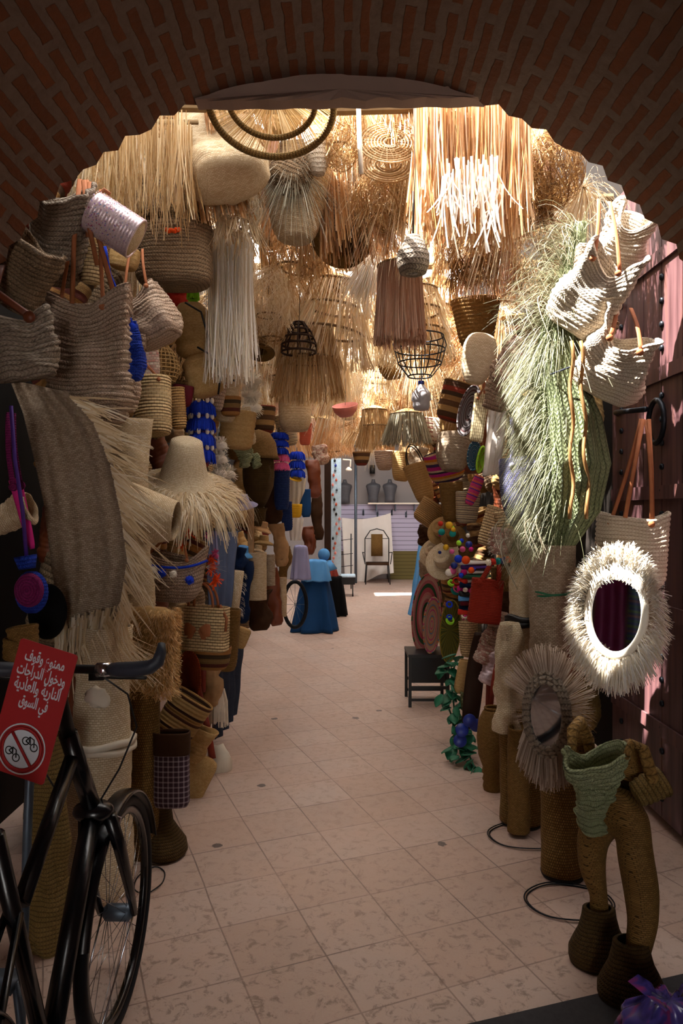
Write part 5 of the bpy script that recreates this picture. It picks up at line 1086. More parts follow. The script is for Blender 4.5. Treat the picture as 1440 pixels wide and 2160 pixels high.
    for i in range(26):
        t = i/25; r = .16*math.sqrt(max(.0, sin(PI*min(1, t*.86+.06))))*(1-.35*t)
        rows.append([Vector((r*cos(a)*(1+.22*noise.noise(Vector((cos(a)*2, sin(a)*2, t*4)))+.12*noise.noise(Vector((cos(a)*7, sin(a)*7, t*8)))), r*sin(a)*(1+.25*noise.noise(Vector((cos(a)*2+4, sin(a)*2, t*4)))), .015+.17*t+.02*noise.noise(Vector((cos(a)*3, sin(a)*3, 5)))*t)) for a in [2*PI*j/60 for j in range(60)]])
    k.grid(rows, cap0=True, cap1=True); obj('bag_body', k, 'plastic_purple', o)
    k = MB()
    for a in (.4, 2.2, 3.9): k.grid([[(.02*cos(a), .02*sin(a), .16), (.03*cos(a+.6), .03*sin(a+.6), .16)], [(.06*cos(a), .05*sin(a), .21), (.09*cos(a+.5), .06*sin(a+.5), .2)], [(.12*cos(a), .06*sin(a), .23), (.12*cos(a+.4), .09*sin(a+.4), .21)]], closed=False)
    obj('knot_ends', k, 'plastic_purple', o)
right_near()
def scarves():
    for y0, y1, z1, z0, m, lb in ((-.15, .35, 1.75, .45, 'b_scarf', 'blue and green patterned scarf hung in the passage, seen in the oval mirror'), (.38, .75, 1.75, .95, 'crochet_magenta', 'magenta scarf hung in the passage, seen in the oval mirror')):
        k = sheet([(-1.56, y0, z1), (-1.56, y1, z1), (-1.56, y1, z0), (-1.56, y0, z0)], 30, 20, .01, .012, 3); solo('scarf', k, m, lb, 'scarf')
scarves()
# ---------------------------------------------------------------- right side, further in
def right_far():
    B = bag
    o = B('balloon_bag', 1008, 758, 64, 104, 4.6, 'big round pale straw bag shaped like a balloon, upper right row', 'bag', 'palm_pale', .9, 10, ridge=.002, closed=True, bulge=.25, bw=.7, n=2, rr=.3)
    B('tote_bag', 1052, 822, 52, 92, 4.2, 'layered brown and blush woven tote left of the green palm bundle', 'bag', 'raffia', .6, 16, 6, ridge=.006, pt=.03, fold=.012, dip=.04, seed=41, lump=.01)
    B('tote_bag', 1082, 765, 62, 100, 4.0, 'soft pinkish raffia bag above the layered tote', 'bag', 'floral', .6, 22, ridge=.003, fold=.015, lump=.015, seed=42)
    B('tote_bag', 958, 848, 66, 84, 5.4, 'rust and brown striped straw tote hanging in the right row', 'bag', 'b_redbrown', .6, 16, ridge=.002, bw=.9)
    coil_plate('round_tray', 990, 868, 42, 108, 5.0, 'round grey and white patterned tray beside the rattan clutch', 'tray', 'b_greyplate', 14, yaw=-20)
    o = B('rattan_clutch', 1010, 882, 32, 100, 4.7, 'pale ribbed rattan clutch with tan straps hanging in front of white cloth', 'bag', 'b_ribwhite', .4, 8, ridge=0, n=5, rr=.08, flat=.9, hooks=[(1030, 800), (1034, 800)])
    k = sheet([P(1030, 850, 4.75), P(1066, 868, 4.6), P(1046, 1000, 4.6), P(1014, 1004, 4.75)], 20, 20, .02, .015, 3); solo('white_cloth', k, 'white_cloth', 'white translucent cloth bag hanging behind the rattan clutch', 'cloth')
    o = B('net_bag', 1106, 1040, 92, 150, 3.75, 'lavender net shopping bag hanging against the green palm strands', 'bag', 'lavender_net', .5, -6, 0, 0, bw=.9, bulge=.15, ridge=0, n=2.2, rr=.4, hooks=[(1078, 880), (1112, 878)], hm='lilac_cloth', hw=.02)
    B('straw_basket', 955, 955, 66, 78, 5.2, 'grey brown round woven basket above the pink swirl basket', 'basket', 'palm_grey', .9, 4, -8, ridge=.003, bulge=.15, n=2, rr=.45)
    B('swirl_basket', 940, 985, 84, 62, 5.4, 'basket with magenta, orange and navy swirls on the right row', 'basket', 'b_swirl', .9, -14, 10, ridge=.002, n=2, rr=.4)
    B('straw_basket', 908, 908, 46, 50, 6.4, 'pink and cream striped straw bag left of the rust striped tote', 'bag', 'b_pinkstripe', .7, 8, ridge=.002, bw=.95)
    B('straw_basket', 948, 892, 44, 50, 5.9, 'plain tan woven basket below the rust striped tote', 'basket', 'straw', .8, 6, ridge=.002)
    B('bead_bag', 926, 904, 26, 40, 6.1, 'small white beaded pouch between the striped bags', 'pouch', 'white_wool', .8, 6, ridge=.002)
    B('straw_basket', 888, 1020, 56, 84, 6.4, 'golden straw basket with thin black handles at the edge of the alley view', 'basket', 'straw', .8, -16, -6, ridge=.003, arch=(.6, 46, .005), hm='black', bw=.62)
    B('straw_bag', 880, 968, 40, 48, 7.2, 'silvery grey bag hanging above the golden basket with black handles', 'bag', 'palm_grey', .7, 10, ridge=0, lump=.01)
    B('straw_basket', 905, 1085, 62, 50, 5.9, 'straw basket with dark coils lying on its side', 'basket', 'b_rattan_dark', .9, 36, ridge=.004, pt=.016, n=2)
    B('straw_basket', 953, 1060, 50, 84, 5.2, 'tall brown straw basket in the middle of the right row', 'basket', 'straw_brown', .8, -4, ridge=.002, bw=.8)
    B('basket_bag', 985, 1072, 52, 66, 4.95, 'mauve striped basket below the pink slipper', 'basket', 'b_striped', .8, 4, ridge=.002, bw=.8)
    coil_plate('round_tray', 999, 962, 26, 62, 4.9, 'teal and white woven plate below the rattan clutch', 'tray', 'b_teal_plate', 6, yaw=-10)
    coil_plate('round_tray', 1012, 970, 16, 56, 4.75, 'neon yellow checked narrow tray beside the teal plate', 'tray', 'b_neon', 10)
    B('slipper', 1000, 1034, 26, 66, 4.7, 'pink embroidered slipper with blue dots pinned on the right row', 'slipper', 'b_shoe', .4, 22, ridge=0, closed=True, n=2, rr=.4)
    B('straw_bag', 1032, 1110, 34, 84, 4.4, 'tall cream bamboo striped bag hanging near the lavender net bag', 'bag', 'b_rattan', .5, 18, ridge=.004, pt=.018, n=3)
    B('straw_bag', 1062, 1105, 34, 50, 4.2, 'second cream bamboo bag just beneath the lavender net bag', 'bag', 'b_rattan', .5, -8, ridge=.004, pt=.018, n=3)
    B('pom_basket', 1060, 1143, 52, 56, 4.2, 'small white basket with a coral flower patch and frilly rim', 'basket', 'floral', .7, 6, ridge=.002, bw=.95, fringe=('fib_white', 160, .02))
    hats = [(930, 1118, 66, 5.4, 'straw', 'tan straw sun hat tilted on the right row below the baskets'), (915, 1165, 70, 5.5, 'palm', 'pale straw hat with tiny blossoms facing the alley'), (938, 1180, 90, 5.2, 'palm_pale', 'wide pale straw hat trimmed with coloured pompoms'), (955, 1130, 54, 5.0, 'straw_brown', 'small brown straw hat behind the pink pompoms')]
    for cx, cy, wp, Y, m, lb in hats: hat('sun_hat', cx, cy, wp, Y, lb, m=m, pitch=50, roll=-40+R.uniform(-10, 10), brimdrop=.1)
    mats = ['pink', 'magenta', 'royal', 'red', 'orange', 'neon', 'teal', 'white_wool', 'yellow', 'cobalt']
    for i in range(34):
        px = R.uniform(925, 1000); py = 1125+(px-925)*.6+R.uniform(-40, 90); k = MB(); r = R.uniform(.012, .028); Y = 5.0-(px-925)*.006+R.uniform(-.1, .05)
        blob(k, (0, 0, 0), r, 1, 1, 1, 14, 9); o = solo('pompom', k, mats[i % 10], 'one of the small coloured yarn pompoms strung among hats and trinkets on the right row', 'pompom', 'coloured pompoms on the right row'); o.location = P(px, py, Y)
    # stacked slippers
    sm = ['white_cloth', 'purple', 'white_cloth', 'green_leaf', 'white_cloth', 'navy_cloth', 'magenta', 'black', 'sky_cloth', 'maroon', 'navy_cloth', 'red']
    for i, m in enumerate(sm):
        k = MB(); rows = []
        for t in [j/12 for j in range(13)]:
            w = .042*(math.sin(PI*min(1, t*.9+.08)))**.6; h = .014+.018*(t**2)
            rows.append([Vector((-.12+.24*t, w*cos(a), .006+h*max(0, sin(a))-.006*(sin(a) < 0))) for a in [2*PI*j/16 for j in range(16)]])
        k.grid(rows, cap0=True, cap1=True); o = solo('slipper', k, m, 'flat %s slipper in the stack of slippers on the right row' % {'white_cloth': 'white', 'green_leaf': 'green', 'navy_cloth': 'navy', 'sky_cloth': 'light blue'}.get(m, m), 'slipper', 'stacked slippers on the right row')
        o.rotation_euler = (0, 0, math.radians(200+R.uniform(-12, 12))); o.location = P(1003+R.uniform(-5, 5), 1184+i*9.5, 4.75)
    for i in range(16):
        px = R.uniform(945, 1005); py = R.uniform(1215, 1330); k = MB(); rr = R.uniform(.015, .03)
        ringtube(k, rr, 0, .006, 6, 20); ringtube(k, rr*.9, .012, .006, 6, 20); o = solo('bangle', k, mats[(i*3) % 10], 'pair of coloured bangles hanging among the trinkets between slippers and long trays', 'bangle', 'bangles on the right row'); o.rotation_euler = (R.uniform(.6, 1.5), R.uniform(-.5, .5), 0); o.location = P(px, py, 5.0)
    for i, (x, m) in enumerate(((1030, 'bone'), (1040, 'red'), (1050, 'teal'), (1060, 'cobalt'), (1070, 'orange'))):
        k = MB(); pompom(k, (0, 0, 0), .022, 200, .004); blob(k, (0, 0, 0), .018); o = solo('pompom', k, m, '%s pompom in the short row under the frilly basket' % {'bone': 'cream', 'cobalt': 'blue'}.get(m, m), 'pompom', 'row of pompoms under the frilly basket'); o.location = P(x, 1186-i*1.2, 4.1)
    B('red_bag', 1024, 1268, 66, 92, 4.2, 'brick red crochet shoulder bag in the right row', 'bag', 'crochet_red', .4, 6, ridge=.002, bw=1.05, rr=.06, flat=.95, n=3.5, hooks=[(1038, 1180), (1052, 1190)], hm='crochet_red', hw=.03)
    B('trinket_bag', 1060, 1222, 50, 50, 4.25, 'tufted brown yarn bag above the brick red shoulder bag', 'bag', 'straw_brown', .7, 0, ridge=.002, fringe=('fib_brown', 160, .03))
    # long oval trays hanging
    for cx, cy, wp, hp, Y, m, lb in ((899, 1295, 62, 170, 6.1, 'b_tray_pink', 'large oval woven tray in pink and green rings hanging above the black stool'), (910, 1318, 36, 118, 5.9, 'b_tray_mix', 'smaller oval tray in pink, orange and blue in front of the pink and green one'), (948, 1330, 42, 130, 5.6, 'b_tray_green', 'oval olive yellow tray hanging right of the two pink trays')):
        coil_plate('oval_tray', cx, cy, wp, hp, Y, lb, 'tray', m, 4, dep=.03)
    B('coil_basket', 988, 1348, 38, 74, 4.9, 'small pale coiled basket under the red shoulder bag', 'basket', 'b_rattan', .9, -2, ridge=.005, pt=.018, n=2, bw=.92)
    k = MB(); tuft(k, (0, 0, 0), 60, .08, .4, (0, -.2, 1), .3, .006); o = solo('dried_flowers', k, 'yellow', 'bunch of yellow dried stalks in the small pale coiled basket', 'flowers'); o.location = P(988, 1316, 4.9)
    for cx, cy, rl, lb in ((1026, 1365, 24, 'cream and rust patterned pouch by the black tied mat roll'), (1036, 1408, 20, 'multicoloured sequinned pouch hanging lower by the mat rolls'), (1046, 1325, 14, 'cream knotted pouch right under the red shoulder bag')):
        B('beaded_pouch', cx, cy, 40, 74, 4.25, lb, 'pouch', ('floral', 'glitter', 'raffia')[(cx-1026)//10], .5, rl, ridge=.003, lump=.01, closed=True)
    k = MB(); k.tube([P(1060, 1330, 4.2), P(1040, 1440, 4.2), P(1034, 1500, 4.2)], .014, 8, flat=.3); k.tube([P(1012, 1360, 4.4), P(1030, 1430, 4.3), P(1028, 1500, 4.3)], .014, 8, flat=.3); solo('leather_straps', k, 'leather_red', 'reddish leather straps dangling between the sequinned pouch and the mat roll', 'strap')
    k = MB(); pts = []
    rows = []
    for i in range(25):
        t = i/24; w = .05*(sin(PI*min(1, t*.75+.2)))**.5+.01; z = .62*t
        rows.append([Vector((w*cos(a), .02*sin(a), z)) for a in [2*PI*j/20 for j in range(20)]])
    k.grid(rows, cap0=True, cap1=True); o = solo('wooden_paddle', k, 'wood_dark', 'dark brown long wooden board hanging between the green garland and pouches', 'board'); o.location = P(1000, 1435, 4.6); o.rotation_euler = (0, math.radians(6), 0)
    B('straw_cone', 978, 1428, 28, 70, 4.8, 'slim tan straw cone bag beside the dark wooden board', 'bag', 'straw', .8, 8, ridge=.002, bw=1.3)
    B('cactus_pot', 983, 1480, 24, 40, 4.75, 'little striped green woven pot with pink rim', 'pot', 'green_palm', .9, 0, ridge=.003, n=2)
    # garland
    o = T('leaf_garland', 'hanging garland of green felt leaves trailing to the floor beside the black stool', 'garland', P(965, 1500, 4.7)); k = MB()
    path = [(962, 1385, 4.95), (952, 1440, 4.9), (958, 1500, 4.8), (975, 1560, 4.6), (1000, 1618, 4.42)]; pts = [P(*p) for p in path]; k.tube(pts, .006, 6); obj('stem', k, 'green_leaf', o, world=True)
    for i in range(78):
        t = i/78*(len(path)-1); a = int(t); f = t-a; p = pts[a].lerp(pts[a+1], f)+Vector((R.gauss(0, .035), R.gauss(-.02, .03), R.gauss(0, .02))); k = MB(); L = R.uniform(.06, .105); w = L*.42
        d = Vector((R.gauss(-.3, .7), R.gauss(-.3, .5), R.gauss(-.4, .4))).normalized(); s = d.cross(Vector((0, 0, 1))).normalized(); u = s.cross(d)
        rows = []
        for j in range(7):
            q = j/6; ww = w*sin(PI*(q*.92+.04)); c = p+d*L*q-Vector((0, 0, .012*q*q)); rows.append([c-s*ww+u*.006, c, c+s*ww+u*.006, c+s*ww*.98+u*.003, c-u*.003, c-s*ww*.98+u*.003])
        k.grid(rows); obj('leaf', k, 'green_leaf', o, world=True)
    for cx, cy in ((974, 1540), (990, 1520), (1004, 1530), (970, 1562)):
        k = MB(); k.lathe([(.001, -.004), (.04, -.004), (.042, 0), (.04, .004), (.001, .004)], 24); k.xf(Matrix.Rotation(R.uniform(.9, 1.6), 4, 'X')); o = solo('blue_disc', k, 'cobalt', 'cobalt blue disc tucked among the lower leaves of the green garland', 'disc', 'cobalt discs in the garland'); o.location = P(cx, cy, 4.45)
    # stool
    o = T('stool', 'small black wooden stool standing on the tiles under the oval trays', 'stool', (P(902, 0, 5.9).x, 6.0, 0)); W = .31; h = .43; D = .34
    k = MB(); k.box((0, 0, h-.01), (W+.03, D+.03, .025)); obj('seat', k, 'black', o, False)
    for z, d in ((.03, .02), (.13, .025)):
        k = MB(); k.box((0, -D/2, z+.03), (W, .02, d)); obj('rail', k, 'black', o, False); k = MB(); k.box((0, D/2, z+.03), (W, .02, d)); obj('rail', k, 'black', o, False)
    for x in (-W/2, W/2):
        for y in (-D/2, D/2): k = MB(); k.box((x, y, h/2-.01), (.025, .025, h-.02)); obj('leg', k, 'black', o, False)
    k = MB(); k.box((0, -D/2+.02, h-.13), (W-.02, .012, .21)); obj('front_panel', k, 'black_gloss', o, False)
    k = sheet([P(884, 1150, 9.2), P(898, 1150, 9.0), P(880, 1300, 8.6), P(858, 1296, 8.8)], 14, 16, .02, .03, 2); solo('blue_sheet', k, 'sky_plastic', 'bright blue plastic sheet hanging at the far end of the right row', 'sheet')
    for i, (cx, cy, wp, hp, Y, m, lb) in enumerate(((905, 1215, 36, 70, 6.6, 'palm_grey', 'grey straw bundle hanging above the oval trays'), (896, 1130, 30, 44, 7.4, 'brown_suede', 'small brown bag just above the bright blue sheet'), (985, 1155, 40, 40, 5.0, 'straw_brown', 'brown box shaped straw bag by the pompoms'), (1005, 1130, 34, 50, 4.8, 'b_redbrown', 'little red and tan striped bag in the right row'), (1075, 1250, 40, 140, 4.4, 'brown_suede', 'dark brown bag in the shadow behind the red shoulder bag'), (1000, 900, 60, 200, 5.8, 'leather_dark', 'dark bag deep in the right row behind the patterned tray'), (960, 1020, 60, 60, 5.9, 'b_striped', 'mauve and tan woven bag under the swirl basket'), (1100, 900, 60, 120, 4.3, 'raffia_dark', 'dark raffia bag behind the white cloth and lavender net'))):
        B('hanging_bag', cx, cy, wp, hp, Y, lb, 'bag', m, .7, R.uniform(-10, 10), ridge=.002, lump=.015, seed=i+50)
right_far()

# ---------------------------------------------------------------- canopy of straw goods
def canopy():
    B = bag
    B('giant_bag', 466, 330, 190, 190, 3.75, 'huge pale woven straw bag seen from below near the crown of the arch, left', 'bag', 'palm', .7, -14, -30, 6, bw=.95, ridge=.003, pt=.03, fold=.03, kf=2, rr=.2, lump=.02, seed=61, n=2.4)
    B('straw_bag', 618, 362, 100, 100, 3.9, 'medium brown straw bag right of the huge pale one', 'bag', 'raffia_dark', .8, 22, -24, 0, ridge=.004, fold=.015, lump=.01, seed=62)
    B('straw_bag', 702, 425, 110, 110, 4.2, 'ribbed pale raffia bucket hanging in the centre of the canopy', 'bag', 'raffia', .9, 10, -26, 0, ridge=.006, pt=.026, rr=.35, n=2.1, lump=.01, seed=63)
    hat('straw_hat', 722, 500, 130, 4.35, 'brown wide straw hat seen from underneath below the ribbed raffia bucket', m='straw_brown', pitch=-52, roll=8, crown=.62, ch=.7)
    o = T('ring_tray', 'large olive rope rimmed ring tray cut off by the flat lintel', 'tray', P(572, 224, 3.25), (math.radians(-20), 0, 0)); k = MB()
    ringtube(k, .285, 0, .017, 8, 60, ry=.285); obj('outer_rim', k, 'seagrass', o); k = MB(); ringtube(k, .2, .03, .014, 8, 50); obj('inner_rim', k, 'seagrass', o); k = MB()
    for i in range(240): a = 2*PI*i/240+R.uniform(-.01, .01); k.strand([(.04*cos(a), .04*sin(a), .09), (.2*cos(a+.1), .2*sin(a+.1), .04), (.28*cos(a+.16), .28*sin(a+.16), .0)], .005)
    obj('radial_weave', k, 'fib_gold', o)
    curtain('raffia_curtain', 205, 405, 262, 480, 3.5, 'left curtain of olive gold straw strands dropping below the arch', 'fib_gold', 420, .005, .16)
    curtain('raffia_curtain', 440, 530, 500, 800, 4.3, 'bright bleached raffia curtain hanging left of centre', 'fib_white', 460, .006, .10, .2)
    k = curtain('raffia_curtain', 872, 1108, 215, 505, 3.5, 'big golden orange raffia curtain on the right of the canopy', 'fib_orange', 900, .007, .12, .28)
    k = MB(); a = P(985, 380, 3.3)
    for i in range(70):
        x = R.uniform(-.13, .17); z = R.uniform(-.02, .12); l = R.uniform(.12, .36); c = R.gauss(0, .05)
        k.strand([a+Vector((x+c*t*t, R.uniform(-.003, .003), z-l*t)) for t in (0, .3, .6, .8, 1)], R.uniform(.006, .011), ph=R.uniform(-.4, .4), taper=.9)
    solo('raffia_ends', k, 'fib_white', 'flat raffia ends coloured white as if sunlit before the big orange curtain', 'raffia')  # sunlight on the curtain tips put into the strand colour as white
    k = MB(); k.tube([P(756, 225, 3.3), P(758, 300, 3.3), P(762, 366, 3.3)], .011, 8); solo('sunlit_strip', k, 'bone', 'thin straight tube coloured white for a sunlit straw strip just right of centre', 'tube')  # white colour stands for sun on a strip of straw
    k = MB(); k.lathe([(.07, 0), (.085, -.05), (.07, -.12), (.03, -.22), (.001, -.23)], 20, cap0=True); o = solo('white_cone', k, 'raffia_white', 'pointed white woven cone catching the light left of centre', 'cone'); o.location = P(672, 325, 3.7)
    o = T('spiral_tray', 'pair of round lace spiral straw trays with the sky showing through', 'tray', P(822, 300, 3.6), (math.radians(62), 0, 0)); k = MB()
    for j in range(9): ringtube(k, .03+.016*j, .0, .004, 5, 36)
    for j in range(24):
        a = 2*PI*j/24; k.tube([(.03*cos(a), .03*sin(a), 0), (.16*cos(a+.4), .16*sin(a+.4), 0)], .003, 4)
    obj('lace_disc', k, 'fib_gold', o); k = MB()
    for j in range(7): ringtube(k, .05+.016*j, -.12, .005, 5, 36)
    obj('lower_disc', k, 'fib_gold', o)
    nest('nest_lamp', 500, 445, 92, 90, 3.95, 'round pale raffia nest with an open middle below the huge straw bag', 'fib_pale', 260, tail=70)
    nest('nest_lamp', 566, 630, 84, 120, 4.7, 'curly golden raffia nest right of the bleached curtain', 'fib_pale', 260, tail=50)
    nest('nest_lamp', 572, 690, 70, 80, 4.9, 'lower curly raffia nest with a dark hollow', 'fib_gold', 200)
    nest('nest_lamp', 715, 270, 100, 150, 3.7, 'loose golden raffia tangle left of the white tube', 'fib_gold', 320)
    nest('nest_lamp', 800, 430, 110, 110, 4.0, 'golden brown raffia nest in the middle of the canopy', 'fib_gold', 320, tail=40)
    nest('nest_lamp', 1000, 540, 110, 110, 4.3, 'brown raffia tangle under the big orange curtain', 'fib_brown', 300, tail=60)
    nest('nest_lamp', 1165, 360, 110, 140, 3.7, 'shadowy brown raffia tangle under the right haunch of the arch', 'fib_brown', 340)
    nest('nest_lamp', 1110, 420, 110, 110, 3.9, 'tangled brown raffia right of the big orange curtain', 'fib_brown', 300, tail=60)
    k = MB(); tuft(k, (0, 0, 0), 700, .26, .55, (-.1, -.4, -.2), .7, .005); o = solo('grass_tuft', k, 'fib_grey', 'silvery green grass tuft left of the ribbed raffia bucket', 'grass'); o.location = P(618, 440, 3.95)
    k = MB(); tuft(k, (0, 0, 0), 700, .34, .22, (-.35, -.3, -.7), .3, .007); o = solo('raffia_tuft', k, 'fib_white', 'bright white raffia tuft sweeping down left in the canopy centre', 'raffia'); o.location = P(768, 590, 4.6)
    fringelamp('fringe_lamp', 843, 642, 100, 160, 4.3, 'tall pinkish straw fringe lampshade hanging under the white jar lamp', 'fib_pink', 900, 1, .015, ratio=.9)
    o = T('jar_lamp', 'white wound string jar lamp hanging in the right middle of the canopy', 'lamp', P(871, 538, 3.35)); k = MB(); pr = [(.03, .09), (.035, .075), (.055, .05), (.075, .0), (.078, -.035), (.06, -.085), (.045, -.092), (.02, -.088)]
    k.lathe([(r+.0025*abs(sin(i*1.57)), z) for i, (r, z) in enumerate(pr)], 28); obj('wound_shade', k, 'raffia_grey', o); k = MB(); k.tube([(0, 0, .09), (0, 0, .3)], .004, 6); obj('cord', k, 'black', o)
    wicker('wire_basket', 885, 752, 112, 84, 4.9, 'round open wire basket frame above the bottle lamp', 'iron', prof=[(.9, 1), (1, .8), (.8, .3), (.45, 0)], ribs=10, rings=3, cat='basket', rad=.004)
    o = T('bottle_lamp', 'pale grey ribbed bottle lamp with a blue cap hanging below the wire basket', 'lamp', P(888, 838, 5.0)); k = MB(); k.lathe([(.02, .09), (.03, .075), (.065, .03), (.07, -.02), (.06, -.03), (.062, -.06), (.05, -.09), (.001, -.09)], 24); obj('bottle', k, 'grey_plastic', o); k = MB(); k.tube([(0, 0, .09), (0, 0, .115)], .022, 14); obj('cap', k, 'cobalt', o); k = MB(); k.tube([(0, 0, .11), (0, 0, .3)], .004, 6); obj('cord', k, 'black', o)
    wicker('wicker_lamp', 630, 712, 72, 62, 4.9, 'dark openwork wicker lampshade made of spaced rings', 'wood_dark', prof=[(.3, 1), (.7, .7), (1, .3), (1, 0)], ribs=8, rings=4, rad=.006)
    fringelamp('fringe_lamp', 650, 770, 120, 150, 5.2, 'golden fringe lampshade below the dark openwork lampshade', 'fib_gold', 500, 2, .05)
    hat('straw_hat', 550, 742, 60, 5.0, 'dark brown cone hat beside the bleached curtain', m='straw_brown', pitch=-25, crown=.5, ch=1.0)
    B('straw_bag', 622, 835, 70, 150, 6.2, 'tall pale ribbed straw lamp basket left of the pink bowl', 'basket', 'palm', .9, 0, ridge=.003, bw=.95)
    o = T('pink_bowl', 'salmon pink shallow bowl hanging in the middle distance', 'bowl', P(728, 862, 6.2), (math.radians(20), math.radians(-8), 0)); k = MB(); k.lathe([(.001, -.07), (.06, -.065), (.1, -.02), (.115, .03), (.11, .032), (.09, -.01), (.05, -.055), (.001, -.06)], 32); obj('bowl', k, 'salmon', o)
    B('hanging_basket', 762, 968, 38, 28, 8.6, 'small hanging bowl basket with rust and grey bands at the alley opening', 'basket', 'b_redbrown', .9, 0, ridge=.002, rr=.5, bw=.7, n=2)
    B('hanging_basket', 811, 972, 44, 40, 8.2, 'pinkish round hanging basket above the mannequins', 'basket', 'raffia', .9, 0, ridge=.004, rr=.5, bw=.7, n=2)
    B('hanging_basket', 848, 985, 50, 60, 7.8, 'golden brown hanging basket right of the pinkish round one', 'basket', 'straw', .9, 8, ridge=.003, rr=.4, bw=.7, n=2)
    fringelamp('grass_lamp', 858, 905, 74, 64, 6.4, 'grey green drooping grass lampshade over the alley opening', 'fib_grey', 600, 1, .07)
    fringelamp('fringe_lamp', 790, 905, 60, 80, 7.4, 'straw fringe lampshade left of the grey green one', 'fib_gold', 300, 2, .03)
    # prototypes for the crowd of small pendants further in
    protos = [fringelamp('pendant_shade', 720, 600, 90, 110, 5.0, 'x', 'fib_gold', 260, 2, .05), nest('pendant_shade', 720, 600, 90, 90, 5.0, 'x', 'fib_gold', 150, tail=60), fringelamp('pendant_shade', 720, 600, 100, 130, 5.0, 'x', 'fib_pale', 260, 3, .05),
              wicker('pendant_shade', 720, 600, 90, 80, 5.0, 'x', 'straw', ribs=20, rings=8), nest('pendant_shade', 720, 600, 90, 90, 5.0, 'x', 'fib_orange', 150, tail=30), fringelamp('pendant_shade', 720, 600, 80, 150, 5.0, 'x', 'fib_orange', 300, 1, .03),
              fringelamp('pendant_shade', 720, 600, 90, 120, 5.0, 'x', 'fib_pink', 280, 2, .05)]
    k = None
    for m in ('straw', 'palm', 'straw_brown'):
        protos.append(B('pendant_shade', 720, 600, 80, 80, 5.0, 'x', 'lampshade', m, 1, 0, ridge=.004, pt=.02, n=2, bw=.6, rr=.3))
    tufto = T('pendant_shade', 'x', 'lampshade', P(720, 600, 5)); k = MB(); tuft(k, (0, 0, .1), 420, .3, .5, (0, 0, -.4), .8, .006); obj('strands', k, 'fib_pale', tufto); protos.append(tufto)
    names = [('golden tiered fringe pendant shade in the straw canopy', 'golden tiered fringe pendants'), ('golden raffia nest pendant with a trailing tail in the straw canopy', 'golden nest pendants'), ('pale three tiered fringe pendant in the straw canopy', 'pale tiered pendants'), ('openwork straw bell pendant in the straw canopy', 'openwork bell pendants'),
             ('orange raffia nest pendant in the straw canopy', 'orange nest pendants'), ('long orange fringe drum pendant in the straw canopy', 'orange fringe drums'), ('pinkish tiered fringe pendant in the straw canopy', 'pinkish tiered pendants'), ('tan coiled straw basket hung in the canopy', 'tan coiled baskets in the canopy'), ('pale woven basket hung in the canopy', 'pale woven baskets in the canopy'), ('dark brown straw basket hung in the canopy', 'brown baskets in the canopy'), ('shaggy pale raffia mop pendant in the straw canopy', 'shaggy mop pendants')]
    spots = []
    y = 4.0
    while y < 12.4:
        nx = 7
        for i in range(nx):
            for lay in range(2):
                x = -1.45+2.9*(i+.5)/nx+R.uniform(-.16, .16); yy = y+R.uniform(-.2, .2); z = (3.42 if lay else 3.02)+R.uniform(-.14, .14)-.03*(yy-4)-(abs(x) > 1.0)*.15
                if lay == 0 and (yy < 4.9 or R.random() < .18): 
                    if yy < 4.9: continue
                    continue
                spots.append((x, yy, z))
        y += .62
    for yy in (3.75, 4.15, 4.6, 5.1): spots += [(-1.35+.36*i+R.uniform(-.1, .1), yy+R.uniform(-.12, .12), 3.72+R.uniform(-.08, .1)) for i in range(8)]
    w = [3, 4, 3, 1, 4, 3, 2, 1, 1, 1, 3]; bagi = [i for i, n in enumerate(w) for _ in range(n)]; first = set()
    for x, y, z in spots:
        i = R.choice(bagi); sc = R.uniform(.95, 1.5); rot = (R.uniform(-.25, .25), R.uniform(-.25, .25), R.uniform(0, 6.28))
        if i not in first:
            first.add(i); o = protos[i]; o.location = (x, y, z); o.rotation_euler = rot; o.scale = (sc,)*3; o['label'], o['group'] = names[i]
        else: dup(protos[i], (x, y, z), rot, sc, *names[i])
    for i in range(len(protos)):
        if i not in first: protos[i].location = (-.5+.1*i, 9, 3.3); protos[i]['label'], protos[i]['group'] = names[i]
canopy()

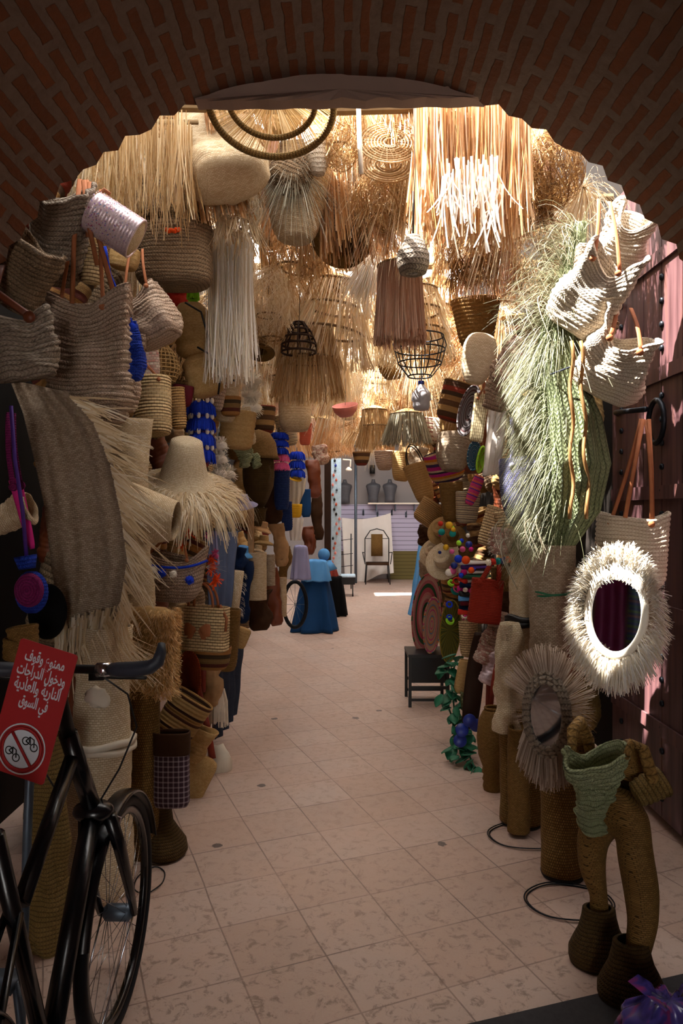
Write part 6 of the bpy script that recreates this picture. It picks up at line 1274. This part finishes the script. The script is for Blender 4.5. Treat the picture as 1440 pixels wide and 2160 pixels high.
# ---------------------------------------------------------------- second row of goods along both walls
def rows():
    B = bag; cols = [('straw', 'golden straw'), ('straw_brown', 'brown straw'), ('raffia_dark', 'brown raffia'), ('palm', 'pale palm'), ('b_redbrown', 'striped'), ('b_rattan', 'coiled rattan'), ('leather_dark', 'dark leather'), ('b_brownband', 'banded')]
    for side, sn in ((-1, 'left'), (1, 'right')):
        pr = []
        for m, nm in cols: pr.append((B('hanging_bag', 720, 600, 70, 90, 5.0, 'x', 'bag', m, .6, 0, ridge=.003, lump=.01, bw=.9, seed=len(pr)), '%s bag in the shadowed back row along the %s wall' % (nm, sn), '%s bags in the back row, %s' % (nm, sn)))
        used = set(); y = 3.55 if side < 0 else 4.5
        while y < 11.5:
            for z in (.35, .75, 1.15, 1.55, 1.95, 2.35, 2.75, 3.1):
                i = R.randrange(len(pr)); x = side*R.uniform(1.36, 1.5); 
                if side < 0 and y > 8: x += .22
                if y > 6 and z < 1 and R.random() < .5: continue
                rot = (R.uniform(-.3, .3), R.uniform(-.4, .4), side*.9+R.uniform(-.5, .5)); sc = R.uniform(1.0, 1.5); loc = (x, y+R.uniform(-.15, .15), z+R.uniform(-.1, .1))
                if i in used: dup(pr[i][0], loc, rot, sc, pr[i][1], pr[i][2])
                else: used.add(i); o = pr[i][0]; o.location = loc; o.rotation_euler = rot; o.scale = (sc,)*3; o['label'] = pr[i][1]; o['group'] = pr[i][2]
            y += .62
rows()
def cords():
    kinds = ('fringe_lamp', 'nest_lamp', 'wicker_lamp', 'wire_basket', 'straw_hat', 'giant_bag', 'hanging_basket', 'pink_bowl', 'grass_lamp', 'jar_lamp', 'bottle_lamp', 'spiral_tray')
    for o in [q for q in C.objects if q.parent is None and q.type == 'EMPTY' and (q.name.split('.')[0] in kinds or (q.name.split('.')[0] == 'straw_bag' and abs(q.location.x) < .7))]:
        p = o.location; z1 = 3.6
        if p.z > z1-.1: continue
        k = MB(); k.tube([p+Vector((0, 0, .03)), (p.x+.01, p.y, (p.z+z1)/2), (p.x, p.y, z1)], .0022, 5); obj('hanging_cord', k, 'wood_dark', o, world=True)
cords()
# ---------------------------------------------------------------- light and camera
def light():
    w = bpy.data.worlds.new('World'); bpy.context.scene.world = w; w.use_nodes = True; nt = w.node_tree; bg = nt.nodes['Background']
    bg.inputs[0].default_value = (1.0, .975, .94, 1); bg.inputs[1].default_value = 3.2
    l = bpy.data.lights.new('sun', 'SUN'); l.energy = 19; l.angle = math.radians(.6); l.color = (1, .955, .89); o = bpy.data.objects.new('sun', l); C.objects.link(o)
    o.rotation_euler = Vector((.50, .10, -.86)).to_track_quat('-Z', 'Y').to_euler(); o.location = (-2, 0, 9)
    cam = bpy.data.cameras.new('camera'); co = bpy.data.objects.new('camera', cam); C.objects.link(co)
    cam.sensor_fit = 'VERTICAL'; cam.sensor_height = 36; cam.sensor_width = 24; cam.lens = 36*F/2160; cam.clip_start = .05
    co.location = (0, 0, CH); co.rotation_euler = (PI/2, 0, 0)
    sc = bpy.context.scene; sc.camera = co; v = sc.view_settings; v.view_transform = 'Standard'; v.look = 'None'; v.gamma = 1; v.use_curve_mapping = False; v.exposure = 1.45
light()
